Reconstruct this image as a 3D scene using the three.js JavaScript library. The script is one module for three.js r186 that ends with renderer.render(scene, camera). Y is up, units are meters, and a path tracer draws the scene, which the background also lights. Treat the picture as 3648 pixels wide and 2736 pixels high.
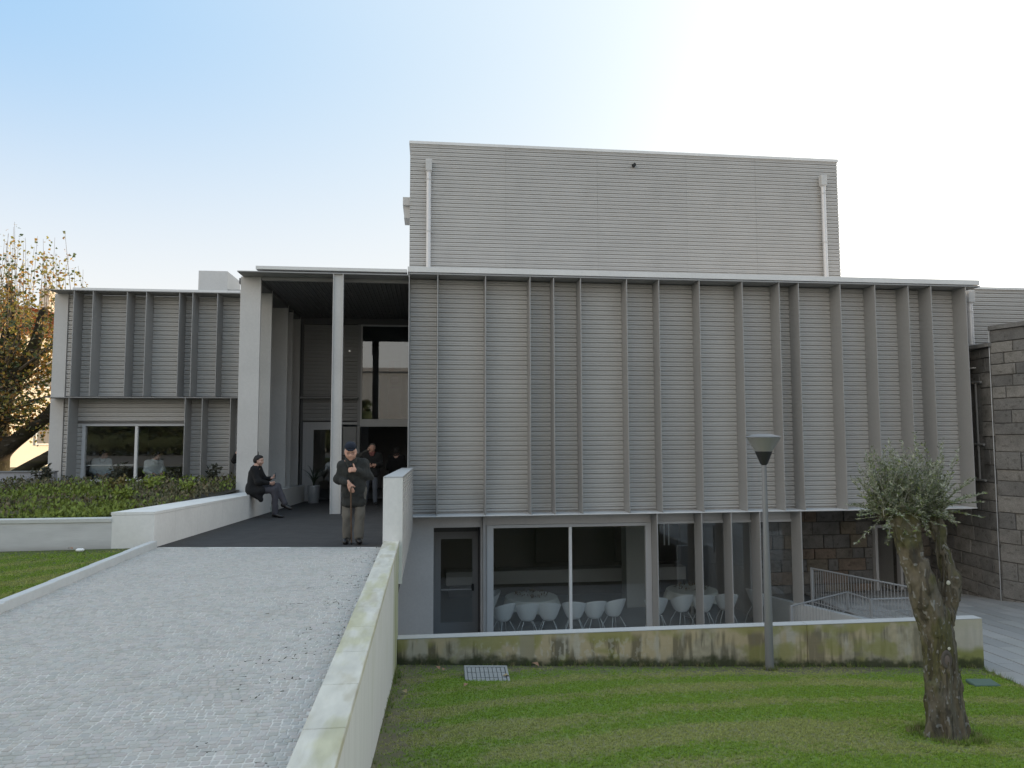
import * as THREE from 'three';
import { mergeGeometries } from 'three/addons/utils/BufferGeometryUtils.js';
import { RoundedBoxGeometry } from 'three/addons/geometries/RoundedBoxGeometry.js';

const V = (x, y, z) => new THREE.Vector3(x, y, z);
const scene = new THREE.Scene();

// ---------------------------------------------------------------- camera, sky, sun, exposure
const camera = new THREE.PerspectiveCamera(56.62, 4 / 3, 0.1, 600);
{
  const yaw = Math.atan(179 / 1540), pitch = Math.atan(110.5 / 1540), a = 0.003;
  const fw = V(Math.sin(yaw) * Math.cos(pitch), Math.sin(pitch), -Math.cos(yaw) * Math.cos(pitch));
  const r0 = V(Math.cos(yaw), 0, Math.sin(yaw)), u0 = r0.clone().cross(fw);
  const rt = r0.clone().multiplyScalar(Math.cos(a)).addScaledVector(u0, -Math.sin(a));
  const up = r0.clone().multiplyScalar(Math.sin(a)).addScaledVector(u0, Math.cos(a));
  camera.quaternion.setFromRotationMatrix(new THREE.Matrix4().makeBasis(rt, up, fw.clone().negate()));
  camera.position.set(0, 1.65, 0);
}
const EXPOSURE = 1.25;
const SUN_AZ = 62 * Math.PI / 180, SUN_EL = 11 * Math.PI / 180;
const sunDir = V(Math.sin(SUN_AZ) * Math.cos(SUN_EL), Math.sin(SUN_EL), -Math.cos(SUN_AZ) * Math.cos(SUN_EL));
const smooth = (a, b, x) => { const t = Math.min(1, Math.max(0, (x - a) / (b - a))); return t * t * (3 - 2 * t); };
const mix = (a, b, t) => a + (b - a) * t;
{
  const W = 1024, H = 512, d = new Float32Array(W * H * 4), v = V(0, 0, 0);
  for (let j = 0; j < H; j++) for (let i = 0; i < W; i++) {
    const th = ((j + 0.5) / H - 0.5) * Math.PI, ph = ((i + 0.5) / W - 0.5) * 2 * Math.PI;
    v.set(Math.cos(ph) * Math.cos(th), Math.sin(th), Math.sin(ph) * Math.cos(th));
    const ang = Math.acos(Math.min(1, Math.max(-1, v.dot(sunDir)))) * 180 / Math.PI, el = Math.max(0, v.y);
    const haze = 0.94 * (1 - smooth(0.09, 0.50, el));                  // pale air low over the horizon
    const fade = smooth(103, 30, ang), open = smooth(42, 6, ang), glow = Math.exp(-Math.pow(ang / 25, 2)); // bright forward scattering around the low sun
    const backFill = smooth(92, 140, ang);                         // unseen sky opposite the sun, brightened as added fill light
    const blue = [0.34, 0.61, 0.93], pale = [1.0, 0.99, 0.955], soft = [0.87, 0.955, 1.0], near = [2.0, 1.97, 1.86], white = [3.6, 3.45, 3.15], thin = [1.44, 1.38, 1.27];
    for (let k = 0; k < 3; k++) {
      let x = mix(mix(mix(mix(blue[k], soft[k], fade), near[k], open), thin[k], backFill), mix(pale[k], thin[k], backFill), haze);
      x = mix(x, white[k], glow) / EXPOSURE;
      d[(j * W + i) * 4 + k] = v.y < -0.02 ? x * 0.3 : x;
    }
    d[(j * W + i) * 4 + 3] = 1;
  }
  const t = new THREE.DataTexture(d, W, H, THREE.RGBAFormat, THREE.FloatType);
  t.mapping = THREE.EquirectangularReflectionMapping; t.magFilter = t.minFilter = THREE.LinearFilter;
  t.wrapS = THREE.RepeatWrapping; t.needsUpdate = true;
  scene.background = t; scene.environment = t;
}
const sun = new THREE.DirectionalLight(new THREE.Color().setRGB(1, 0.74, 0.46), 5);
sun.position.copy(sunDir).multiplyScalar(120); sun.castShadow = true;
Object.assign(sun.shadow.camera, { left: -70, right: 70, top: 70, bottom: -70, near: 1, far: 300 });
scene.add(sun, sun.target);
const renderer = new THREE.WebGLRenderer({ antialias: true });
renderer.toneMapping = THREE.LinearToneMapping;
renderer.toneMappingExposure = EXPOSURE;
renderer.shadowMap.enabled = true;

// ---------------------------------------------------------------- helpers
let seed = 7;
const rnd = () => { seed = (seed + 0x6d2b79f5) | 0; let t = Math.imul(seed ^ (seed >>> 15), 1 | seed); t = (t + Math.imul(t ^ (t >>> 7), 61 | t)) ^ t; return ((t ^ (t >>> 14)) >>> 0) / 4294967296; };
const rr = (a, b) => a + (b - a) * rnd();
const hash = (x, y, z) => { let h = Math.imul(x | 0, 374761393) ^ Math.imul(y | 0, 668265263) ^ Math.imul(z | 0, 1274126177); h = Math.imul(h ^ (h >>> 13), 1274126177); return ((h ^ (h >>> 16)) >>> 0) / 4294967296; };
const n3 = (x, y, z) => {
  const xi = Math.floor(x), yi = Math.floor(y), zi = Math.floor(z), s = (t) => t * t * (3 - 2 * t), u = s(x - xi), v = s(y - yi), w = s(z - zi);
  const l = (a, b, t) => a + (b - a) * t, h = (i, j, k) => hash(xi + i, yi + j, zi + k);
  return l(l(l(h(0, 0, 0), h(1, 0, 0), u), l(h(0, 1, 0), h(1, 1, 0), u), v), l(l(h(0, 0, 1), h(1, 0, 1), u), l(h(0, 1, 1), h(1, 1, 1), u), v), w);
};
const fbm = (x, y, z, o = 4) => { let s = 0, a = 0.5, t = 0; for (let i = 0; i < o; i++) { s += a * n3(x, y, z); t += a; a *= 0.5; x *= 2.03; y *= 2.03; z *= 2.03; } return s / t; };
// periodic 2-D noise for tiling textures
const pn = (x, y, p, sd) => { const xi = Math.floor(x), yi = Math.floor(y), s = (t) => t * t * (3 - 2 * t), u = s(x - xi), v = s(y - yi), m = (a) => ((a % p) + p) % p; const h = (i, j) => hash(m(xi + i), m(yi + j), sd); return mix(mix(h(0, 0), h(1, 0), u), mix(h(0, 1), h(1, 1), u), v); };
const pf = (u, v, p, o, sd) => { let s = 0, a = 0.5, t = 0; for (let i = 0; i < o; i++) { s += a * pn(u * p, v * p, p, sd + i); t += a; a *= 0.5; p *= 2; } return s / t; };
const toS = (x) => { x = Math.min(1, Math.max(0, x)); return 255 * (x <= 0.0031308 ? 12.92 * x : 1.055 * Math.pow(x, 1 / 2.4) - 0.055); };
function tex(w, h, fn, o = {}) {
  const d = new Uint8Array(w * h * 4);
  for (let j = 0; j < h; j++) for (let i = 0; i < w; i++) {
    const c = fn((i + 0.5) / w, (j + 0.5) / h), k = (j * w + i) * 4;
    for (let q = 0; q < 3; q++) d[k + q] = o.raw ? 255 * Math.min(1, Math.max(0, c[q] ?? c[0])) : toS(c[q] ?? c[0]);
    d[k + 3] = 255;
  }
  const t = new THREE.DataTexture(d, w, h, THREE.RGBAFormat);
  if (!o.raw) t.colorSpace = THREE.SRGBColorSpace;
  t.wrapS = t.wrapT = o.clamp ? THREE.ClampToEdgeWrapping : THREE.RepeatWrapping; t.magFilter = THREE.LinearFilter; t.minFilter = THREE.LinearMipmapLinearFilter; t.generateMipmaps = true; t.needsUpdate = true;
  if (o.rep) t.repeat.set(o.rep[0], o.rep[1]);
  return t;
}
const rgb = (r, g, b) => new THREE.Color().setRGB(r, g, b);
const mat = (r, g, b, o = {}) => new THREE.MeshStandardMaterial({ color: rgb(r, g, b), roughness: 0.7, side: THREE.DoubleSide, ...o });
// uv in metres from the dominant axis of each face
function wuv(g, s = 1) {
  g = g.index ? g.toNonIndexed() : g;
  if (!g.attributes.normal) g.computeVertexNormals();
  const p = g.attributes.position.array, uv = new Float32Array(p.length / 3 * 2);
  for (let t = 0; t < p.length; t += 9) {
    const ax = p[t + 3] - p[t], ay = p[t + 4] - p[t + 1], az = p[t + 5] - p[t + 2], bx_ = p[t + 6] - p[t], by = p[t + 7] - p[t + 1], bz = p[t + 8] - p[t + 2];
    const nx = Math.abs(ay * bz - az * by), ny = Math.abs(az * bx_ - ax * bz), nz = Math.abs(ax * by - ay * bx_);
    for (let q = 0; q < 3; q++) {
      const k = t + q * 3, o = (t / 3 + q) * 2;
      if (ny >= nx && ny >= nz) { uv[o] = p[k] * s; uv[o + 1] = p[k + 2] * s; } else if (nx >= nz) { uv[o] = p[k + 2] * s; uv[o + 1] = p[k + 1] * s; } else { uv[o] = p[k] * s; uv[o + 1] = p[k + 1] * s; }
    }
  }
  g.setAttribute('uv', new THREE.BufferAttribute(uv, 2));
  return g;
}
const bx = (x0, x1, y0, y1, z0, z1) => wuv(new THREE.BoxGeometry(Math.abs(x1 - x0), Math.abs(y1 - y0), Math.abs(z1 - z0)).translate((x0 + x1) / 2, (y0 + y1) / 2, (z0 + z1) / 2));
const rbx = (x0, x1, y0, y1, z0, z1, r = 0.008) => wuv(new RoundedBoxGeometry(x1 - x0, y1 - y0, z1 - z0, 1, r).translate((x0 + x1) / 2, (y0 + y1) / 2, (z0 + z1) / 2));
const clean = (g) => { g = g.index ? g.toNonIndexed() : g; if (!g.attributes.uv) wuv(g); for (const k of Object.keys(g.attributes)) if (!['position', 'normal', 'uv'].includes(k)) g.deleteAttribute(k); return g; };
const merge = (list) => mergeGeometries(list.map(clean));
const quad = (a, b, c, d) => { const g = new THREE.BufferGeometry(); g.setAttribute('position', new THREE.BufferAttribute(new Float32Array([a, b, c, a, c, d].flatMap((p) => [p.x, p.y, p.z])), 3)); g.computeVertexNormals(); return wuv(g); };
function rod(a, b, r1, r2 = r1, seg = 10) {
  const d = b.clone().sub(a), g = new THREE.CylinderGeometry(r2, r1, d.length(), seg, 1);
  g.applyQuaternion(new THREE.Quaternion().setFromUnitVectors(V(0, 1, 0), d.clone().normalize()));
  return g.translate((a.x + b.x) / 2, (a.y + b.y) / 2, (a.z + b.z) / 2);
}
const used = {};
function numbered(n) { const k = used[n] = (used[n] ?? 0) + 1; return k === 1 ? n : n + '_' + String(k - 1).padStart(3, '0'); }
function shadow(o) { o.castShadow = o.receiveShadow = true; return o; }
function thing(name, label, category, at = [0, 0, 0], turn = 0, group) {
  const o = new THREE.Group(); o.name = numbered(name); o.position.set(...at); o.rotation.y = turn; scene.add(o);
  o.userData = { label, category }; if (group) o.userData.group = group; return o;
}
function struct(name, g, m) { const o = shadow(new THREE.Mesh(g, m)); o.name = numbered(name); o.userData = { kind: 'structure' }; scene.add(o); return o; }
function part(name, g, m, parent) { const o = shadow(new THREE.Mesh(g, m)); o.name = name; parent.add(o); return o; }
function grp(name, parent) { const o = new THREE.Group(); o.name = name; parent.add(o); return o; }
function single(name, label, category, g, m, group) { const o = shadow(new THREE.Mesh(g, m)); o.name = numbered(name); o.userData = { label, category }; if (group) o.userData.group = group; scene.add(o); return o; }
function copyOf(root, at, turn, label, sc) {
  const c = root.clone(); c.name = numbered(root.name.replace(/_\d{3}$/, '')); c.userData = { ...root.userData }; c.position.set(...at); c.rotation.y = turn; if (label) c.userData.label = label; if (sc) c.scale.setScalar(sc); scene.add(c); return c;
}
function instanced(name, g, m, list, parent, colors) {
  const o = shadow(new THREE.InstancedMesh(g, m, list.length)); list.forEach((x, i) => o.setMatrixAt(i, x)); if (colors) colors.forEach((c, i) => o.setColorAt(i, c));
  o.name = name; o.userData = { kind: 'stuff' }; parent.add(o); return o;
}
const mtx = (p, q, s) => new THREE.Matrix4().compose(p, q, s instanceof THREE.Vector3 ? s : V(s, s, s));
const eul = (x, y, z) => new THREE.Quaternion().setFromEuler(new THREE.Euler(x, y, z, 'YXZ'));

// smooth union of tapered capsules, meshed with surface nets. prim: [a, b, r1, r2]
function nets(prims, cell, k = 45, bump, range = 0) {
  const lo = V(1e9, 1e9, 1e9), hi = V(-1e9, -1e9, -1e9), M = cell * 3 + 0.25 / k * 8;
  for (const [a, b, r1, r2] of prims) for (const [p, r] of [[a, r1], [b, r2]]) { lo.min(V(p.x - r, p.y - r, p.z - r)); hi.max(V(p.x + r, p.y + r, p.z + r)); }
  lo.subScalar(M); hi.addScalar(M);
  const nx = Math.ceil((hi.x - lo.x) / cell) + 1, ny = Math.ceil((hi.y - lo.y) / cell) + 1, nz = Math.ceil((hi.z - lo.z) / cell) + 1, S = new Float32Array(nx * ny * nz), reach = 3.2 / k + cell * 2;
  for (const [a, b, r1, r2] of prims) {
    const R = Math.max(r1, r2) + reach, ab = b.clone().sub(a), L2 = Math.max(1e-12, ab.lengthSq());
    const g0 = (c, m, n) => Math.max(0, Math.floor((c - R - m) / cell)), g1 = (c, m, n) => Math.min(n - 1, Math.ceil((c + R - m) / cell));
    const x0 = g0(Math.min(a.x, b.x), lo.x), x1 = g1(Math.max(a.x, b.x), lo.x, nx), y0 = g0(Math.min(a.y, b.y), lo.y), y1 = g1(Math.max(a.y, b.y), lo.y, ny), z0 = g0(Math.min(a.z, b.z), lo.z), z1 = g1(Math.max(a.z, b.z), lo.z, nz);
    for (let z = z0; z <= z1; z++) for (let y = y0; y <= y1; y++) for (let x = x0; x <= x1; x++) {
      const px = lo.x + x * cell - a.x, py = lo.y + y * cell - a.y, pz = lo.z + z * cell - a.z;
      const t = Math.min(1, Math.max(0, (px * ab.x + py * ab.y + pz * ab.z) / L2)), dx = px - ab.x * t, dy = py - ab.y * t, dz = pz - ab.z * t;
      const d = Math.sqrt(dx * dx + dy * dy + dz * dz) - (r1 + (r2 - r1) * t);
      if (d < reach) S[(z * ny + y) * nx + x] += Math.exp(-k * Math.max(d, -10 / k));
    }
  }
  const F = new Float32Array(S.length);
  for (let i = 0; i < S.length; i++) {
    F[i] = S[i] > 0 ? -Math.log(S[i]) / k : reach;
    if (bump && Math.abs(F[i]) < Math.max(2.2 * cell, range)) { const x = i % nx, y = Math.floor(i / nx) % ny, z = Math.floor(i / (nx * ny)); F[i] += bump(lo.x + x * cell, lo.y + y * cell, lo.z + z * cell); }
  }
  const id = new Int32Array(S.length).fill(-1), pos = [], at = (x, y, z) => F[(z * ny + y) * nx + x], E = [[0, 1], [0, 2], [0, 4], [1, 3], [1, 5], [2, 3], [2, 6], [3, 7], [4, 5], [4, 6], [5, 7], [6, 7]];
  for (let z = 0; z < nz - 1; z++) for (let y = 0; y < ny - 1; y++) for (let x = 0; x < nx - 1; x++) {
    const c = []; let m = 0; for (let q = 0; q < 8; q++) { c[q] = at(x + (q & 1), y + ((q >> 1) & 1), z + (q >> 2)); if (c[q] < 0) m |= 1 << q; }
    if (m === 0 || m === 255) continue;
    let sx = 0, sy = 0, sz = 0, n = 0;
    for (const [a, b] of E) { if ((c[a] < 0) === (c[b] < 0)) continue; const t = c[a] / (c[a] - c[b]); sx += (a & 1) + t * ((b & 1) - (a & 1)); sy += ((a >> 1) & 1) + t * (((b >> 1) & 1) - ((a >> 1) & 1)); sz += (a >> 2) + t * ((b >> 2) - (a >> 2)); n++; }
    id[(z * ny + y) * nx + x] = pos.length / 3; pos.push(lo.x + (x + sx / n) * cell, lo.y + (y + sy / n) * cell, lo.z + (z + sz / n) * cell);
  }
  const idx = [], I = (x, y, z) => id[(z * ny + y) * nx + x];
  const face = (a, b, c, d, flip) => { if (a < 0 || b < 0 || c < 0 || d < 0) return; if (flip) idx.push(a, c, b, a, d, c); else idx.push(a, b, c, a, c, d); };
  for (let z = 1; z < nz - 1; z++) for (let y = 1; y < ny - 1; y++) for (let x = 1; x < nx - 1; x++) {
    const s = at(x, y, z) < 0;
    if (s !== (at(x + 1, y, z) < 0)) face(I(x, y - 1, z - 1), I(x, y, z - 1), I(x, y, z), I(x, y - 1, z), !s);
    if (s !== (at(x, y + 1, z) < 0)) face(I(x - 1, y, z - 1), I(x - 1, y, z), I(x, y, z), I(x, y, z - 1), !s);
    if (s !== (at(x, y, z + 1) < 0)) face(I(x - 1, y - 1, z), I(x, y - 1, z), I(x, y, z), I(x - 1, y, z), !s);
  }
  const g = new THREE.BufferGeometry(); g.setAttribute('position', new THREE.BufferAttribute(new Float32Array(pos), 3)); g.setIndex(idx); g.computeVertexNormals();
  const uv = new Float32Array(pos.length / 3 * 2); for (let i = 0; i < pos.length / 3; i++) { uv[2 * i] = Math.atan2(pos[3 * i], pos[3 * i + 2]) * 0.3; uv[2 * i + 1] = pos[3 * i + 1]; } g.setAttribute('uv', new THREE.BufferAttribute(uv, 2));
  return g;
}

// ---------------------------------------------------------------- textures and materials
const mottle = tex(512, 512, (u, v) => { const a = pf(u, v, 4, 5, 3), b = pf(u, v, 64, 2, 9); const g = 0.955 + 0.16 * (a - 0.5) + 0.08 * (b - 0.5); return [g, g, g * 0.995]; }, { rep: [0.45, 0.45] });
const grain = tex(512, 512, (u, v) => [0.5 + 0.55 * (pf(u, v, 32, 4, 21) - 0.5) + 0.25 * (pf(u, v, 128, 2, 5) - 0.5)], { raw: true, rep: [1.1, 1.1] });
const paint = { map: mottle, roughness: 0.5 };
const M = {
  cladA: mat(0.541, 0.519, 0.491, { ...paint, roughness: 0.45 }), cladB: mat(0.558, 0.535, 0.505, { ...paint, roughness: 0.42 }),
  clad: mat(0.55, 0.528, 0.50, { ...paint, roughness: 0.45 }), fin: mat(0.40, 0.388, 0.375, paint), plate: mat(0.36, 0.35, 0.34, paint),
  coping: mat(0.82, 0.80, 0.775, paint), pier: mat(0.62, 0.60, 0.575, paint), plaster: mat(0.64, 0.615, 0.595, { map: mottle, bumpMap: grain, bumpScale: 0.002, roughness: 0.9 }),
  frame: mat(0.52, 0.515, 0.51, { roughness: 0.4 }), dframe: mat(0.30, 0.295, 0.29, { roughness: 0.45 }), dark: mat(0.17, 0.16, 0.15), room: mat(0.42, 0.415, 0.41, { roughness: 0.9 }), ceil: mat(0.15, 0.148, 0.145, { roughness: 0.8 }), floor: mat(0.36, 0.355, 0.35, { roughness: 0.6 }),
  pale: mat(0.5, 0.5, 0.47, { roughness: 0.9 }), steel: mat(0.55, 0.56, 0.57, { roughness: 0.4, metalness: 0.6 }), white: mat(0.74, 0.76, 0.76, { roughness: 0.5 }), cloth: mat(0.66, 0.66, 0.60, { roughness: 0.95 }),
  glass: new THREE.MeshPhysicalMaterial({ color: rgb(0.96, 0.97, 0.965), roughness: 0.01, transmission: 1, thickness: 0, ior: 1.75, side: THREE.DoubleSide }),
  whitewall: mat(0.80, 0.785, 0.76, { map: mottle, bumpMap: grain, bumpScale: 0.0015, roughness: 0.85 }),
  black: mat(0.012, 0.012, 0.013, { roughness: 0.6 }),
};

// ---------------------------------------------------------------- ground
const lawnY = (x, z) => { const y = -1.6 - 0.0433 * (x + 0.4) + 0.143 * (z + 10.5); return Math.min(y, -0.08 - 0.02 * x); };
const lawnEdge = (z) => 8.56 - 0.4 * (z + 10.45);
const rampY = (z) => -2.02 + 0.111 * (Math.min(z, -4) + 10.45);
const deckY = (z) => Math.min(0, 0.0384 * (z + 11.1));
const patch = (x, z) => fbm(x * 0.55 + 3, z * 0.9, 1.7, 4) + 0.13 * Math.sin((z - 0.05 * (x - 5.6) * (x - 5.6)) * 6.4 + 1.5 * n3(x * 0.4, z * 0.4, 2)); // mown in long curved swathes
const lawnTex = tex(640, 640, (u, v) => {
  const x = -0.6 + u * 10.6, z = -10.8 + v * 14, p = patch(x, z), f = fbm(x * 9, z * 9, 4, 3), soil = smooth(1.3, 0.15, z + 10.5 + 0.9 * (f - 0.5)) + smooth(0.7, 0.05, x + 0.43 + 0.6 * (f - 0.5)), q = smooth(0.4, 0.62, p + 0.25 * (f - 0.5));
  const g = [mix(0.20, 0.14, q), mix(0.20, 0.22, q), mix(0.085, 0.035, q)], s = [0.115, 0.10, 0.07], w = Math.min(0.85, soil * 0.8 + 0.5 * smooth(0.62, 0.75, f));
  return [0, 1, 2].map((k) => mix(g[k], s[k], w) * (0.7 + 0.6 * f));
}, { clamp: true });
{
  // the wide ground around the place, below everything built here
  struct('ground', quad(V(-300, -4.2, 300), V(300, -4.2, 300), V(300, -4.2, -300), V(-300, -4.2, -300)), mat(0.13, 0.12, 0.09, { map: mottle, roughness: 0.95 }));
  const P = [], U = [], ix = [], nx = 60, nz = 90;
  for (let j = 0; j <= nz; j++) for (let i = 0; i <= nx; i++) {
    const z = -10.52 + j * (14.0 / nz), x = mix(-0.44, lawnEdge(z), i / nx);
    P.push(x, lawnY(x, z) + 0.03 * (fbm(x * 1.3, z * 1.3, 9, 3) - 0.5), z); U.push((x + 0.6) / 10.6, (z + 10.8) / 14);
    if (i < nx && j < nz) { const a = j * (nx + 1) + i, b = a + nx + 1; ix.push(a, b, a + 1, a + 1, b, b + 1); }
  }
  const g = new THREE.BufferGeometry(); g.setAttribute('position', new THREE.BufferAttribute(new Float32Array(P), 3)); g.setAttribute('uv', new THREE.BufferAttribute(new Float32Array(U), 2)); g.setIndex(ix); g.computeVertexNormals();
  struct('lawn', g, new THREE.MeshStandardMaterial({ map: lawnTex, roughness: 1, side: THREE.DoubleSide }));
  struct('left_lawn', quad(V(-14, -0.06, 3), V(-4.05, -0.005, 3), V(-4.05, -0.005, -11.32), V(-14, -0.06, -11.32)), mat(0.085, 0.105, 0.035, { map: mottle, roughness: 1 }));
  struct('planting_soil', quad(V(-16, 0.36, -11.4), V(-4.66, 0.36, -11.4), V(-4.66, 0.3, -21), V(-16, 0.3, -21)), mat(0.05, 0.042, 0.03, { map: mottle, roughness: 1 }));
  struct('far_lawn', quad(V(-60, 0.1, -21.2), V(-10.5, 0.1, -21.2), V(-10.5, 0.1, -60), V(-60, 0.1, -60)), mat(0.09, 0.09, 0.04, { map: mottle, roughness: 1 }));
}
const blade = (() => { const g = [];
  for (let i = 0; i < 5; i++) { const a = i * 1.9, h = 0.010 + 0.009 * hash(i, 3, 1), w = 0.0028, c = Math.cos(a), s = Math.sin(a), ox = 0.016 * (hash(i, 1, 2) - 0.5), oz = 0.016 * (hash(i, 5, 2) - 0.5), ln = 0.015;
    const t = new THREE.BufferGeometry(); t.setAttribute('position', new THREE.BufferAttribute(new Float32Array([ox - w * s, -0.004, oz + w * c, ox + w * s, -0.004, oz - w * c, ox + ln * c, h, oz + ln * s]), 3)); t.computeVertexNormals(); g.push(t); }
  return mergeGeometries(g); })();
const grassMat = mat(1, 1, 1, { roughness: 0.8 });
function grassField(name, label, n, place) {
  const L = [], C = [], q = new THREE.Quaternion(); let t = 0;
  while (L.length < n && t++ < n * 4) {
    const p = place(); if (!p) continue; const [x, y, z, keep] = p, k = patch(x, z), f = n3(x * 23, z * 23, 2);
    if (rnd() > keep * (0.5 + 0.8 * f)) continue;
    const dry = smooth(0.55, 0.36, k + 0.2 * (f - 0.5)) * 0.75 + (rnd() < 0.12 ? 0.6 : 0), j = 0.7 + 0.6 * rnd();
    C.push(rgb(mix(0.175, 0.34, Math.min(1, dry)) * j, mix(0.275, 0.335, Math.min(1, dry)) * j, mix(0.014, 0.10, Math.min(1, dry)) * j));
    L.push(mtx(V(x, y, z), q.setFromEuler(new THREE.Euler(rr(-0.25, 0.25), rr(0, 6.28), rr(-0.25, 0.25))).clone(), rr(0.7, 1.35)));
  }
  const o = instanced(name, blade, grassMat, L, scene, C); o.userData = { label, category: 'grass', kind: 'stuff' };
}
grassField('grass', 'short green and straw coloured grass of the sloping lawn below the ramp', 120000, () => {
  const z = rr(-10.5, -4.9), x = rr(-0.43, lawnEdge(z)); if (x > 0.95 * -z + 0.4) return null;
  const f = fbm(x * 9, z * 9, 4, 3), e = smooth(0.05, 1.2, z + 10.5 + 0.9 * (f - 0.5)) * smooth(0.0, 0.65, x + 0.43 + 0.6 * (f - 0.5));
  return [x, lawnY(x, z) + 0.03 * (fbm(x * 1.3, z * 1.3, 9, 3) - 0.5), z, 0.12 + 0.88 * e];
});
grassField('lawn_grass', 'strip of short green grass between the kerb and the pale planter wall', 26000, () => { const z = rr(-11.25, -7.2), x = rr(-0.62 * -z + 0.2 - 0.4, -4.08); return x < -7 ? null : [x, -0.005 - 0.006 * (-4.05 - x), z, 0.15 + 0.85 * smooth(0.05, 0.5, z + 11.25)]; });

{ // taller tufts along the foot of the walls, the trunk and the paved edge
  const L = [], C = [], g = merge([...Array(7)].map((_, i) => { const a = i * 0.9, h = 0.06 + 0.05 * hash(i, 4, 4), q = new THREE.BufferGeometry(); q.setAttribute('position', new THREE.BufferAttribute(new Float32Array([-0.003 * Math.sin(a), 0, 0.003 * Math.cos(a), 0.003 * Math.sin(a), 0, -0.003 * Math.cos(a), 0.035 * Math.cos(a), h, 0.035 * Math.sin(a)]), 3)); q.computeVertexNormals(); return q; }));
  const add = (x, z) => { L.push(mtx(V(x, lawnY(x, z) + 0.03 * (fbm(x * 1.3, z * 1.3, 9, 3) - 0.5) - 0.01, z), eul(rr(-0.2, 0.2), rr(0, 6.28), rr(-0.2, 0.2)), rr(0.5, 1.15))); const b = rr(0.7, 1.2), d = rnd() < 0.35; C.push(d ? rgb(0.28 * b, 0.25 * b, 0.12 * b) : rgb(0.13 * b, 0.19 * b, 0.03 * b)); };
  for (let i = 0; i < 520; i++) { const x = rr(-0.4, 8.5); if (fbm(x * 1.7, 3, 3, 3) > rr(0.3, 0.7)) add(x, -10.5 + Math.abs(rr(0.005, 0.16) * rnd())); }
  for (let i = 0; i < 240; i++) { const z = rr(-10.4, -5.2); if (fbm(z * 1.7, 5, 3, 3) > rr(0.3, 0.7)) add(-0.43 + Math.abs(rr(0.005, 0.14) * rnd()), z); }
  for (let i = 0; i < 200; i++) { const a = rr(0, 6.28), r = rr(0.23, 0.36); add(5.03 + Math.cos(a) * r, -6.63 + Math.sin(a) * r); }
  for (let i = 0; i < 160; i++) { const z = rr(-10.3, -6); add(lawnEdge(z) - Math.abs(rr(0, 0.1)), z); }
  for (let i = 0; i < 40; i++) { const a = rr(0, 6.28); add(4.98 + Math.cos(a) * rr(0.05, 0.12), -10.22 + Math.sin(a) * rr(0.05, 0.12)); }
  const o = instanced('grass_tufts', g, grassMat, L, scene, C); o.userData = { label: 'longer grass tufts along the foot of the walls, trunk and paved edge', category: 'grass', kind: 'stuff' };
}
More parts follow.
